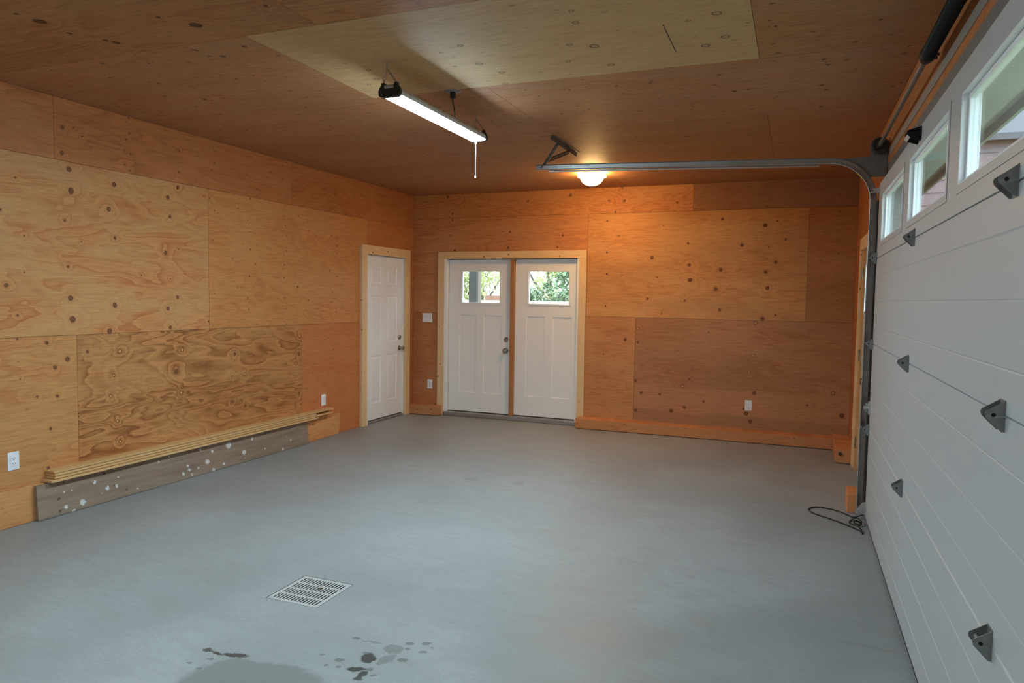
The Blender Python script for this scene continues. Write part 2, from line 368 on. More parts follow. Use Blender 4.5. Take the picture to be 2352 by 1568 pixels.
# ------------------------------------------------------------------ floor
def floor_material():
    t = NT('trowelled_concrete'); o = t.obj(); s = t.sep(o); P = t.comb(s[0], s[1], 0.)
    a = t.noise(P, .9, 5, .6, .6); b = t.noise(t.comb(t.M('MULTIPLY', s[0], 2.2), t.M('MULTIPLY', s[1], 5.), 3.), 1., 4, .6, 1.2); c_ = t.noise(P, 70, 4, .75); c5 = t.noise(t.comb(t.M('MULTIPLY', s[0], 1.), t.M('MULTIPLY', s[1], 2.2), 7.), 5., 5, .7, 1.5)
    c = t.mix(t.rng(a, .3, .7), (.25, .262, .26), (.32, .333, .33))
    c = t.mix(t.rng(b, .45, .75, 0, .35), c, (.225, .217, .197))
    sw = t.noise(t.comb(t.M('MULTIPLY', s[0], 1.6), t.M('MULTIPLY', s[1], 3.2), 11.), 1., 5, .65, 2.2)
    c = t.mix(t.rng(sw, .60, .74, 0, .2), c, (.40, .41, .405))
    c = t.mix(t.rng(c5, .42, .68, 0, .3), c, (.215, .22, .213))
    c = t.mix(t.rng(c_, .35, .72, 0, .32), c, (.185, .19, .187))
    c = t.mix(t.rng(c_, .2, .42, .25, 0), c, (.42, .43, .425))
    Pw = t.V('ADD', P, t.V('MULTIPLY', t.V('SUBTRACT', t.noise(P, 9, 4, .65, color=True), (.5, .5, .5)), (.11, .11, 0)))
    Pf = t.V('ADD', P, t.V('MULTIPLY', t.V('SUBTRACT', t.noise(P, 40, 3, .65, color=True), (.5, .5, .5)), (.034, .03, 0)))
    def ell(Q, lst):
        cur = None
        for x, y, rx, ry, ang in lst:
            ca, sa = math.cos(ang), math.sin(ang); q = t.V('SUBTRACT', Q, (x, y, 0))
            du = t.V('DOT_PRODUCT', q, (ca / rx, sa / rx, 0)); dv = t.V('DOT_PRODUCT', q, (-sa / ry, ca / ry, 0))
            d = t.V('LENGTH', t.comb(du, dv, 0.)); cur = d if cur is None else t.M('MINIMUM', cur, d)
        return cur
    damp = ell(Pw, [(2.78, -6.14, .33, .22, .05), (2.62, -6.05, .12, .10, 0), (3.11, -5.65, .055, .045, .3), (3.14, -5.73, .05, .03, .8), (2.98, -5.63, .05, .012, .2)])
    dots = ell(Pf, [(2.911, -5.622, .016, .012, 0), (3.15, -5.576, .02, .014, .5), (3.219, -5.546, .022, .014, .5), (3.239, -5.618, .022, .012, .3), (3.195, -5.709, .024, .016, .4), (2.953, -5.814, .024, .012, .3),
                    (2.98, -5.86, .014, .01, .2), (2.93, -5.87, .012, .009, .2), (2.455, -6.02, .013, .01, 0), (2.40, -6.08, .012, .009, 0), (2.47, -6.10, .012, .01, 0), (2.86, -5.80, .015, .008, .4), (3.17, -5.62, .012, .008, 0),
                    (3.11, -5.83, .02, .013, .4), (3.15, -5.86, .016, .01, .4), (3.26, -5.57, .008, .006, 0), (3.02, -5.72, .015, .01, .3)])
    wet = ell(Pf, [(2.385, -5.965, .022, .017, .4), (2.44, -5.972, .05, .008, -.1), (2.53, -5.955, .065, .018, .25), (3.055, -5.755, .035, .045, .5), (3.06, -5.85, .045, .018, .4), (3.105, -5.875, .02, .03, 0), (3.105, -5.91, .02, .014, .3)])
    smear = ell(Pf, [(5.03, -4.79, .10, .012, -.12), (5.11, -4.80, .06, .014, .1), (2.19, -2.87, .07, .05, 0), (2.60, -2.83, .05, .07, 0)])
    fd = t.rng(damp, .86, 1.05, 1., 0.); fo = t.rng(dots, .8, 1.1, 1., 0.); fw = t.rng(wet, .8, 1.1, 1., 0.); fs = t.rng(smear, .5, 1.3, .45, 0.)
    c = t.mix(t.M('MULTIPLY', fd, .72), c, (.145, .148, .138)); c = t.mix(t.M('MULTIPLY', fo, .8), c, (.115, .113, .102))
    c = t.mix(t.M('MULTIPLY', fw, .92), c, (.055, .056, .053)); c = t.mix(fs, c, (.2, .195, .18))
    r = t.rng(a, .3, .7, .42, .56); r = t.M('SUBTRACT', r, t.M('MULTIPLY', fw, .2))
    return t.bsdf(c, r, 0, .42, t.bump(c_, .12, .001))
GX0, GX1, GY0, GY1 = 2.25, 2.552, -5.437, -5.13
fl = MB()
slab(fl, cut((-.15, W + .15, YF - .15, .15), [(GX0 - .004, GX1 + .004, GY0 - .004, GY1 + .004)]), 2, -.22, 0)
floor = tag(fl.build('floor', floor_material()), 'grey trowelled concrete garage floor with damp stains', 'floor', kind='structure')

# ------------------------------------------------------------------ walls, ceiling and their plywood sheets
def sheets(parent, axis, w0, w1, lst, holes, prefix):
    g = .0013
    for i, (rect, mat) in enumerate(lst):
        mb = MB(); slab(mb, cut((rect[0] + g, rect[1] - g, rect[2] + g, rect[3] - g), holes), axis, w0, w1)
        if mb.v: mb.build('plywood_sheet', mat, parent)
T = .012
# left wall
D1 = (-1.135, -.225, -1, 2.035)
wl = MB(); slab(wl, cut((YF, .15, 0, H + .1), [D1]), 0, -.15, -T)
wall_left = tag(wl.build('wall_left', under), 'long wall of orange plywood sheets with the six-panel door', 'wall', kind='structure')
zl1, zl2, vA, vB, vC = 1.222, 2.414, -3.517, -4.738, -2.276
def LP(name, rect, base, late, **k):
    return (rect, plywood(name, 'YZ', base, late, knots=inside(left_dark, rect), light=inside(left_light, rect), **k))
sheets(wall_left, 0, -T, 0, [
    LP('veneer_left_a', (-5.957, vA, zl1, zl2), (.545, .33, .145), (.43, .185, .07), lines=6., contrast=1.1, wu=.9, wv=3.0, ring=1.1, redp=.7, seed=1., fleck=0, tone=.12),
    LP('veneer_left_b', (vA, -1.08, zl1, zl2), (.54, .285, .105), (.37, .16, .05), lines=5.5, contrast=.5, wu=1.1, wv=2.6, seed=2.3, fleck=.3, tone=.1, ring=1.2),
    LP('veneer_left_c', (-1.08, 0, zl1, zl2), (.50, .225, .08), (.36, .14, .045), lines=3., contrast=.5, seed=3.1, tone=.1),
    LP('veneer_left_d', (-8.40, -5.957, zl1, zl2), (.58, .33, .14), (.42, .18, .06), seed=4.),
    LP('veneer_left_e', (-7.17, vB, 0, zl1), (.54, .295, .117), (.36, .155, .053), lines=6., contrast=.7, seed=5.7, fleck=.3, tone=.1, ring=1.0),
    LP('veneer_left_f', (vB, vC, 0, zl1), (.54, .29, .115), (.24, .10, .032), lines=8., contrast=1.2, wu=.7, wv=2.8, jag=1.0, sharp=1.8, seed=6.4, fleck=0, tone=.3, ring=1.4),
    LP('veneer_left_g', (vC, -1.1, 0, zl1), (.52, .225, .085), (.38, .145, .05), lines=4., contrast=.5, wv=4., seed=7.9, fleck=.3, tone=.1),
    LP('veneer_left_g2', (-.3, 0, 0, zl1), (.47, .20, .075), (.36, .14, .05), seed=7.2),
    LP('veneer_left_h', (-9.6, -7.17, 0, zl1), (.58, .3, .12), (.4, .17, .06), seed=8.),
    LP('veneer_left_i', (-2.44, 0, zl2, H), (.47, .21, .08), (.30, .12, .04), lines=4.5, contrast=.8, wv=5., seed=9.2, fleck=.3),
    LP('veneer_left_j', (-4.87, -2.44, zl2, H), (.49, .22, .085), (.31, .125, .042), lines=4.5, contrast=.8, wv=5., seed=10.6, fleck=.3),
    LP('veneer_left_k', (-9.6, -4.87, zl2, H), (.50, .235, .095), (.32, .13, .045), lines=4.5, contrast=.8, wv=5., seed=11.1, fleck=.3),
], [D1], 'l')
# back wall
D2 = (.464, 2.261, -1, 2.035)
wb_ = MB(); slab(wb_, cut((-T, W + T, 0, H + .1), [D2]), 1, T, .15); wb_.box(-T, 0, .0005, T, 0, H + .1).box(W, W + T, .0005, T, 0, H + .1)
wall_back = tag(wb_.build('wall_back', under), 'end wall of reddish plywood sheets with the white double door', 'wall', kind='structure')
zb1, zb2 = 2.533, 1.322
def BP(name, rect, base, late, **k):
    return (rect, plywood(name, 'XZ', base, late, knots=inside(back_dark, rect), light=inside(back_light, rect), **k))
sheets(wall_back, 1, 0, T, [
    BP('veneer_back_a', (0, 3.566, zb1, H), (.56, .285, .115), (.34, .135, .048), lines=5., contrast=.95, wu=1.3, wv=4., seed=21., fleck=.2, ring=1.4),
    BP('veneer_back_b', (3.566, W, zb1, H), (.33, .17, .085), (.21, .095, .045), lines=4., contrast=.6, seed=22.),
    BP('veneer_back_c', (0, 2.354, zb2, zb1), (.56, .295, .135), (.36, .155, .06), lines=5., contrast=.75, wv=5., seed=23.3, fleck=.4),
    BP('veneer_back_d', (2.354, 4.776, zb2, zb1), (.58, .335, .14), (.38, .185, .07), lines=5., contrast=.7, wv=4.5, seed=24.8, fleck=.2, tone=.5, ring=1.2),
    BP('veneer_back_e', (4.776, W, zb2, zb1), (.46, .235, .10), (.30, .13, .05), lines=5., contrast=.7, wv=6., seed=25.2, tone=.5),
    BP('veneer_back_f', (2.2, 2.948, 0, zb2), (.54, .29, .125), (.36, .165, .065), lines=5., contrast=.7, wv=5., seed=26.1, fleck=.2),
    BP('veneer_back_g', (2.948, W, 0, zb2), (.46, .245, .125), (.29, .14, .065), lines=6., contrast=.8, wv=4., seed=27.4, fleck=.25, tone=.45, stain=[(-.4, .52, (.55, .255, .125), .8), (.10, .24, (.34, .18, .09), .6)]),
    BP('veneer_back_h', (0, .5, 0, zb2), (.50, .24, .105), (.33, .13, .05), lines=5., contrast=.7, wv=5., seed=28.8),
], [D2], 'b')
# right wall (garage door opening and the glazed side door)
GD0, GD1, GDZ = -7.80, -2.72, 2.347
D3 = (-2.06, -1.13, -1, 2.03)
OPEN = (GD0 + .08, GD1 - .06, -1, 2.325)
wr_ = MB(); slab(wr_, cut((YF, 0, 0, H + .1), [OPEN, D3]), 0, W + T, W + .15)
wall_right = tag(wr_.build('wall_right', under), 'plywood wall that holds the sectional garage door', 'wall', kind='structure')
rb, rl = (.44, .19, .07), (.31, .12, .042)
sheets(wall_right, 0, W, W + T, [
    ((-2.44, 0, 0, 1.22), plywood('veneer_right_a', 'YZ', rb, rl, seed=31.)), ((-2.44, 0, 1.22, H), plywood('veneer_right_b', 'YZ', rb, rl, seed=32.)),
    ((-2.9, -2.44, 0, H), plywood('veneer_right_c', 'YZ', (.50, .23, .09), rl, seed=33., contrast=.4)),
    ((-5.34, -2.9, 2.1, H), plywood('veneer_right_d', 'YZ', (.46, .205, .078), rl, seed=34., contrast=.5)),
    ((-7.78, -5.34, 2.1, H), plywood('veneer_right_e', 'YZ', (.46, .205, .078), rl, seed=35., contrast=.5)),
    ((YF, -7.78, 0, H), plywood('veneer_right_f', 'YZ', (.50, .25, .1), rl, seed=36., contrast=.5)),
], [OPEN, D3], 'r')
# front wall behind the camera
wf = MB(); slab(wf, [(-T, W + T, 0, H + .1)], 1, YF - .15, YF - T)
wall_front = tag(wf.build('wall_front', under), 'plain plywood wall facing the double door', 'wall', kind='structure')
sheets(wall_front, 1, YF - T, YF, [((a, min(W, a + 2.44), z0, z1), plywood('veneer_front_%d' % i, 'XZ', (.54, .29, .11), (.4, .17, .06), seed=40. + i))
       for i, (a, z0, z1) in enumerate([(0, 0, 1.22), (2.44, 0, 1.22), (4.88, 0, 1.22), (0, 1.22, H), (2.44, 1.22, H), (4.88, 1.22, H)])], [], 'f')
# ceiling: sheets laid across the room
cl = MB(); slab(cl, [(-.15, W + .15, YF - .15, .15)], 2, H + T, H + .16)
ceiling = tag(cl.build('ceiling', under), 'low plywood ceiling with one pale sheet', 'ceiling', kind='structure')
def CP(rect, i, base=(.42, .235, .125), late=(.28, .135, .062), **k):
    k = dict(dict(lines=5., contrast=.5, wu=.8, wv=4., fleck=.8, tone=.25, rough=.6, fibre=.35, streak=.45, jag=1.3, knot_col=(.075, .033, .016)), **k)
    return (rect, plywood('veneer_ceiling_%d' % i, 'XY', base, late, knots=inside(ceil_dark, rect, 0), seed=50. + i * 1.7, **k))
yr = [0, -.62, -1.95, -2.90, -4.122, -5.313, -6.53, -7.75, -8.97, YF]
cs = [CP((0, 2.825, yr[1], yr[0]), 0, (.42, .225, .115)), CP((2.825, W, yr[1], yr[0]), 1, (.41, .22, .11)),
      CP((0, 2.04, yr[2], yr[1]), 2, (.42, .23, .12)), CP((2.04, 4.445, yr[2], yr[1]), 3, (.41, .225, .115)), CP((4.445, W, yr[2], yr[1]), 4),
      CP((0, 2.04, yr[3], yr[2]), 5), CP((2.04, 4.443, yr[3], yr[2]), 6, (.41, .23, .115)), CP((4.443, W, yr[3], yr[2]), 7, (.45, .235, .12)),
      CP((0, 2.84, yr[4], yr[3]), 8, (.45, .25, .135)), CP((2.84, W, yr[4], yr[3]), 9, (.44, .245, .135)),
      CP((0, 2.028, yr[5], yr[4]), 10, (.45, .26, .14)), CP((4.447, W, yr[5], yr[4]), 12, (.42, .235, .115)),
      CP((0, 2.47, yr[6], yr[5]), 13, (.43, .24, .115), contrast=.9, lines=5., wv=3.5, fleck=.3), CP((2.47, 4.9, yr[6], yr[5]), 14, (.47, .27, .13), contrast=.8, lines=4.), CP((4.9, W, yr[6], yr[5]), 15)]
cs.append(((2.028, 4.447, yr[5], yr[4]), plywood('veneer_ceiling_pale', 'XY', (.56, .415, .225), (.38, .26, .12), plug=.7, redp=.12, lines=3.5, contrast=.4, wu=1., wv=5., light=ceil_light, fleck=.35, seed=77., tone=.2, fibre=.3, ring=.3)))
for i in range(6, 9):
    cs.append(CP((0, 2.44, yr[i + 1], yr[i]), 20 + i)); cs.append(CP((2.44, W, yr[i + 1], yr[i]), 30 + i))
sheets(ceiling, 2, H, H + T, cs, [], 'c')
# saw cut in the pale sheet
sc = MB().box(4.040, 4.0445, -4.765, -4.36, H - .0004, H + .002).build('saw_cut', under, ceiling)

# plywood-boxed curbs along the foot of the walls
curb_mat = plywood('veneer_curb', 'XZ', (.56, .285, .13), (.38, .165, .065), seed=61., lines=3.5, contrast=.55, wv=6., fleck=.6)
curb_mat_y = plywood('veneer_curb_side', 'YZ', (.56, .28, .125), (.38, .165, .065), seed=62., lines=3.5, contrast=.5, wv=6., fleck=.6)
def curb(name, x0, x1, y0, y1, h, label, mat):
    b = MB().box(x0, x1, y0, y1, .006, h).build(name, mat, None, bevel=.003)
    return tag(b, label, 'baseboard', kind='structure')
curb('baseboard_back_1', .004, .444, -.15, -.0005, .125, 'short plywood-boxed curb between the two white doors', curb_mat)
curb('baseboard_back_2', 2.302, 5.079, -.20, -.0005, .118, 'long plywood-boxed curb under the end wall', curb_mat)
curb('baseboard_right', 5.0795, 5.2402, -.85, -.0008, .138, 'plywood-boxed curb ending at the glazed side door', curb_mat_y)

# ------------------------------------------------------------------ doors
def door_skin(mb, u0, u1, v0, v1, front, back, panels, holes=()):
    """door leaf facing -Y: front face with recessed panels (list of (a0,a1,b0,b1,depth,slope,raise)) and through holes"""
    us = sorted({u0, u1, *[x for p in list(panels) + list(holes) for x in p[:2]]})
    vv = sorted({v0, v1, *[x for p in list(panels) + list(holes) for x in p[2:4]]})
    def inn(a, b, lst): return any(p[0] - 1e-6 <= a and b[0] <= 0 for p in lst)
    for i in range(len(us) - 1):
        for j in range(len(vv) - 1):
            a, b, c, d = us[i], us[i + 1], vv[j], vv[j + 1]; mu, mv = (a + b) / 2, (c + d) / 2
            if any(p[0] < mu < p[1] and p[2] < mv < p[3] for p in holes): continue
            mb.poly([(a, back, c), (b, back, c), (b, back, d), (a, back, d)], [(0, 1, 2, 3)])
            if any(p[0] < mu < p[1] and p[2] < mv < p[3] for p in panels): continue
            mb.poly([(a, front, c), (b, front, c), (b, front, d), (a, front, d)], [(0, 1, 2, 3)])
    def loop(a0, a1, b0, b1, y): return [(a0, y, b0), (a1, y, b0), (a1, y, b1), (a0, y, b1)]
    def strip(A, B):
        mb.poly(A + B, [(i, (i + 1) % 4, (i + 1) % 4 + 4, i + 4) for i in range(4)])
    strip(loop(u0, u1, v0, v1, front), loop(u0, u1, v0, v1, back))
    for p in holes: strip(loop(*p[:4], front), loop(*p[:4], back))
    for a0, a1, b0, b1, dp, sl, rs in panels:
        A = loop(a0, a1, b0, b1, front); B = loop(a0 + sl, a1 - sl, b0 + sl, b1 - sl, front + dp); strip(A, B)
        if rs:
            g = .012; Cc = loop(a0 + sl + g, a1 - sl - g, b0 + sl + g, b1 - sl - g, front + dp); strip(B, Cc)
            k = .022; E = loop(a0 + sl + g + k, a1 - sl - g - k, b0 + sl + g + k, b1 - sl - g - k, front + dp - rs); strip(Cc, E)
            mb.poly(E, [(0, 1, 2, 3)])
        else: mb.poly(B, [(0, 1, 2, 3)])
    return mb
def knob(parent, x, y, z, mat, name='door_knob'):
    mb = MB().lathe([(.0001, 0), (.033, 0), (.034, -.004), (.031, -.009), (.014, -.012), (.012, -.03), (.018, -.036), (.026, -.044), (.029, -.054), (.027, -.063), (.018, -.069), (.0001, -.070)], (x, y, z), 1, 24)
    return mb.build(name, mat, parent, smooth=True)
def deadbolt(parent, x, y, z, mat):
    mb = MB().lathe([(.0001, 0), (.033, 0), (.033, -.006), (.029, -.013), (.022, -.016), (.0001, -.016)], (x, y, z), 1, 24)
    o = mb.build('deadbolt', mat, parent, smooth=True)
    MB().box(x - .006, x + .006, y - .030, y - .015, z - .016, z + .016).build('thumb_turn', mat, o, bevel=.002); return o
def casing(parent, u0, u1, zt, w, th, zb=0.):
    """pine boards round an opening whose outer edges are u0, u1, zt"""
    MB().box(u0, u0 + w, -th, 0, zb, zt - w).build('side_casing', pine_v, parent, bevel=.002)
    MB().box(u1 - w, u1, -th, 0, zb, zt - w).build('side_casing', pine_v, parent, bevel=.002)
    MB().box(u0, u1, -th, 0, zt - w, zt).build('head_casing', pine_h, parent, bevel=.002)

# door 1: six-panel door in the left wall; local x runs towards the corner
o1 = -.69
d1 = thing('door_1', 'white six-panel door in pine casing on the long wall', 'door', (0, o1, 0), LEFT, kind='structure')
casing(d1, -1.243 - o1, -.142 - o1, 2.117, .105, .038)
jb = MB()
jb.box(-1.1345 - o1, -1.115 - o1, -.03, .13, 0, 2.034); jb.box(-.245 - o1, -.2255 - o1, -.03, .13, 0, 2.034); jb.box(-1.115 - o1, -.245 - o1, -.03, .13, 2.014, 2.034)
jb.box(-1.115 - o1, -1.098 - o1, .0665, .09, .0, 2.014); jb.box(-.262 - o1, -.245 - o1, .0665, .09, 0, 2.014); jb.box(-1.098 - o1, -.262 - o1, .0665, .09, 1.996, 2.014)
jb.build('jamb', white_paint, d1)
def P6(a0, a1, b0, b1): return (a0 - o1, a1 - o1, b0, b1, .009, .012, .006)
lf = door_skin(MB(), -1.112 - o1, -.248 - o1, .035, 2.008, .022, .066, [P6(-.985, -.742, 1.655, 1.885), P6(-.615, -.372, 1.655, 1.885), P6(-.985, -.742, .96, 1.53), P6(-.615, -.372, .96, 1.53), P6(-.985, -.742, .235, .81), P6(-.615, -.372, .235, .81)]).build('door_leaf', white_paint, d1)
knob(lf, -.318 - o1, .022, .868, nickel); deadbolt(lf, -.318 - o1, .022, 1.006, nickel)
MB().box(-1.115 - o1, -.245 - o1, .0, .12, .001, .024).build('threshold', alu, d1, bevel=.004)
MB().box(-1.11 - o1, -.25 - o1, .03, .06, .024, .036).build('bottom_seal', rubber, d1)

# door 2: double door in the back wall
o2 = 1.36
d2 = thing('door_2', 'white craftsman double door with two square panes', 'door', (o2, 0, 0), BACK, kind='structure')
casing(d2, .381 - o2, 2.352 - o2, 2.104, .09, .038)
jb = MB()
jb.box(.4645 - o2, .500 - o2, -.03, .13, 0, 2.034); jb.box(2.240 - o2, 2.2605 - o2, -.03, .13, 0, 2.034); jb.box(.50 - o2, 2.24 - o2, -.03, .13, 2.014, 2.034)
jb.box(.50 - o2, .518 - o2, .0905, .115, 0, 2.014); jb.box(2.224 - o2, 2.24 - o2, .0905, .115, 0, 2.014); jb.box(.518 - o2, 2.224 - o2, .0905, .115, 1.99, 2.014)
jb.build('jamb', white_paint, d2)
def leaf2(u0, u1, gl, pans, knobx=None):
    g = (gl[0] - o2, gl[1] - o2, 1.462, 1.855)
    L = door_skin(MB(), u0 - o2, u1 - o2, .062, 2.004, .045, .09, [(a - o2, b - o2, .305, 1.30, .012, .004, 0) for a, b in pans], [g]).build('door_leaf', white_paint, d2)
    MB().ring(g[0], g[1], g[2], g[3], .024, .037, .06).build('glazing_frame', white_paint, L, bevel=.003)
    MB().box(g[0], g[1], .066, .072, g[2], g[3]).build('window_pane', pane_mat, L)
    if knobx is not None:
        knob(L, knobx - o2, .045, .866, nickel)
        mb = MB().lathe([(.0001, 0), (.031, 0), (.031, -.008), (.026, -.012), (.019, -.010), (.0001, -.010)], (knobx - o2, .045, 1.004), 1, 24)
        mb.build('deadbolt', nickel, L, smooth=True)
    return L
leaf2(.506, 1.372, (.690, 1.212), [(.655, .893), (.995, 1.235)], 1.308)
leaf2(1.424, 2.238, (1.600, 2.120), [(1.573, 1.812), (1.917, 2.158)])
MB().box(1.374 - o2, 1.424 - o2, -.012, .0905, .05, 2.012).box(1.362 - o2, 1.436 - o2, .0905, .115, .05, 2.012).build('centre_post', pine('centre_post_wood', 'Z', (.46, .21, .08), (.36, .15, .055), False, 2.), d2, bevel=.002)
MB().box(.466 - o2, 2.259 - o2, -.042, .12, .001, .05).build('threshold', alu, d2, bevel=.006)
MB().box(.5 - o2, 2.24 - o2, .05, .09, .05, .062).build('bottom_seal', rubber, d2)
MB().box(.5005 - o2, .506 - o2, .06, .085, .05, 2.0).build('weather_strip', rubber, d2)
MB().box(.5 - o2, 2.24 - o2, .06, .085, 2.004, 2.014).build('weather_strip', rubber, d2)

# door 3: glazed side door next to the garage door; local x runs away from the corner
o3 = -1.6
d3 = thing('door_3', 'cream door with a window pane beside the garage door', 'door', (W, o3, 0), RIGHT, kind='structure')
def l3(y): return -(y - o3)
casing(d3, l3(-.86), l3(-2.33), 2.115, .11, .03)
cream = simple('cream_door_paint', (.62, .50, .36), .4, 0, .4, .02, 10)
jb = MB(); jb.box(l3(-.97), l3(-1.13) - .001, -.012, .0, 0, 2.03)
jb.box(l3(-1.1305), l3(-1.142), -.012, .13, 0, 2.029); jb.box(l3(-2.045), l3(-2.0595), -.012, .13, 0, 2.029); jb.box(l3(-1.142), l3(-2.045), -.012, .13, 2.012, 2.029)
jb.box(l3(-1.142), l3(-1.157), .0455, .07, 0, 2.012); jb.box(l3(-2.03), l3(-2.045), .0455, .07, 0, 2.012); jb.box(l3(-1.157), l3(-2.03), .0455, .07, 1.995, 2.012)
jb.build('jamb', pine('door_jamb_pine', 'Z', (.62, .36, .15), (.5, .25, .09), True, 4.), d3)
gl3 = (l3(-1.27), l3(-1.92), 1.455, 1.865)
L3 = door_skin(MB(), l3(-1.144), l3(-2.043), .03, 2.009, .0, .045, [(l3(-1.27), l3(-1.55), .31, 1.31, .008, .004, 0), (l3(-1.64), l3(-1.92), .31, 1.31, .008, .004, 0)], [gl3]).build('door_leaf', cream, d3)
MB().ring(*gl3, .024, -.008, .02).build('glazing_frame', white_vinyl, L3, bevel=.003)
MB().box(gl3[0], gl3[1], .02, .026, gl3[2], gl3[3]).build('window_pane', pane_mat, L3)
knob(L3, l3(-1.98), .0, .905, bronze)
MB().box(l3(-1.142), l3(-2.045), .0, .06, .001, .03).build('threshold', alu, d3)
for z in (1.79, 1.06, .265):
    MB().cyl((l3(-1.137), -.018, z), .008, -.05, .05, 2, 10).box(l3(-1.10), l3(-1.137), -.0145, -.012, z - .05, z + .05).build('hinge', bronze, d3)

# ------------------------------------------------------------------ garage door
gd = thing('door_4', 'white sectional garage door with a row of windows', 'door', (DX, (GD0 + GD1) / 2, 0), 0, kind='structure')
gy = (GD0 + GD1) / 2
def gl_(y): return y - gy
Z = [.025, .645, 1.245, 1.84, GDZ]
TH = .045
def section(z0, z1, grooves):
    pts = [(0, z0 + .004)]
    for g in grooves: pts += [(0, g - .004), (.0018, g), (0, g + .004)]
    pts += [(0, z1 - .004), (.004, z1), (TH, z1), (TH, z0), (.004, z0)]
    mb = MB(); n = len(pts)
    mb.poly([(x, gl_(GD0), z) for x, z in pts] + [(x, gl_(GD1), z) for x, z in pts],
            [(i, (i + 1) % n, (i + 1) % n + n, i + n) for i in range(n)] + [tuple(range(n)), tuple(range(2 * n - 1, n - 1, -1))])
    return mb.build('door_section', garage_skin, gd)
secs = [section(Z[i], Z[i + 1] - .003, [Z[i] + .118, Z[i] + .295, Z[i] + .472]) for i in range(3)]
wins = [(-3.945, -2.955), (-5.155, -4.17), (-6.37, -5.385), (-7.585, -6.60)]
WZ0, WZ1 = 1.935, 2.248
mb = MB(); slab(mb, cut((gl_(GD0), gl_(GD1), Z[3], Z[4]), [(gl_(a), gl_(b), WZ0, WZ1) for a, b in wins]), 0, 0, TH)
top = mb.build('door_section', garage_skin, gd); secs.append(top)
for a, b in wins:
    a, b = gl_(a), gl_(b)
    MB().ring(a, b, WZ0, WZ1, .028, -.003, 0, 0).build('window_surround', garage_skin, top)
    fr = MB().ring(a + .006, b - .006, WZ0 + .006, WZ1 - .006, .006, -.0035, TH + .01, 0)
    fr.ring(a + .024, b - .024, WZ0 + .024, WZ1 - .024, .018, .016, .036, 0)
    fr.build('window_frame', white_vinyl, top, bevel=.002)
    MB().box(.022, .027, a + .024, b - .024, WZ0 + .024, WZ1 - .024).build('window_pane', pane_mat, top)
MB().box(.004, TH - .004, gl_(GD0) + .01, gl_(GD1) - .01, .002, Z[0]).build('bottom_seal', rubber, gd, bevel=.004)
# centre hinges: two triangular cheeks and a pin tube, standing out from the inside face
def hinge_mesh(w=.052):
    mb = MB(); out = [(0, -.041), (-.008, -.041), (-.037, -.011), (-.043, -.004), (-.045, .005), (-.042, .012), (-.035, .016), (0, .040)]
    def cheek(y0, y1):
        c, r = (-.026, .002), .0075; k = 14; ring = []
        for i in range(k):
            a = 2 * math.pi * i / k; ring.append((c[0] + r * math.cos(a), c[1] + r * math.sin(a)))
        n = len(out); vs_ = []; fs = []
        for y in (y0, y1):
            vs_ += [(x, y, z) for x, z in out] + [(x, y, z) for x, z in ring]
        # bridge the outline to the hole by nearest angle
        def ang(p): return math.atan2(p[1] - c[1], p[0] - c[0]) % (2 * math.pi)
        oo = sorted(range(n), key=lambda i: ang(out[i])); rr = sorted(range(k), key=lambda i: ang(ring[i]))
        tris = []; i = j = 0
        while i < n or j < k:
            A, B = oo[i % n], rr[j % k]
            ai = ang(out[oo[(i + 1) % n]]) + (2 * math.pi if i + 1 >= n else 0); aj = ang(ring[rr[(j + 1) % k]]) + (2 * math.pi if j + 1 >= k else 0)
            if j >= k or (i < n and ai <= aj): tris.append((A, oo[(i + 1) % n], n + B)); i += 1
            else: tris.append((A, n + rr[(j + 1) % k], n + B)); j += 1
        base = n + k
        for t3 in tris: fs.append(t3); fs.append(tuple(q + base for q in t3))
        for q in range(n): fs.append((q, (q + 1) % n, (q + 1) % n + base, q + base))
        for q in range(k): fs.append((n + q, n + (q + 1) % k, n + (q + 1) % k + base, n + q + base))
        mb.poly(vs_, fs)
    cheek(-w / 2, -w / 2 + .003); cheek(w / 2 - .003, w / 2)
    mb.box(-.003, 0, -w / 2, w / 2, -.041, -.008); mb.box(-.003, 0, -w / 2, w / 2, .010, .040)
    mb.lathe([(.0055, -w / 2), (.0075, -w / 2), (.0075, w / 2), (.0055, w / 2), (.0055, -w / 2)], (-.026, 0, .002), 1, 12)
    nf = len(mb.f); mb.cyl((-.026, 0, .002), .0054, -w / 2 + .004, w / 2 - .004, 1, 10)  # dark plug in the tube, standing in for the shade inside the hole
    me = bpy.data.meshes.new('hinge'); me.from_pydata(mb.v, [], mb.f); me.materials.append(hinge_steel); me.materials.append(rubber)
    for i, p in enumerate(me.polygons): p.material_index = 1 if i >= nf else 0
    return me
hm = hinge_mesh()
for k, z in enumerate(Z[1:4]):
    for y in (-4.42, -6.10):
        h = bpy.data.objects.new('hinge', hm); COL.objects.link(h); h.parent = secs[k]; h.location = (0, gl_(y), z)
hm2 = hinge_mesh(.03)
for k, z in enumerate(Z[1:4]):
    h = bpy.data.objects.new('end_hinge', hm2); COL.objects.link(h); h.parent = secs[k]; h.location = (-.002, gl_(GD1) - .016, z)
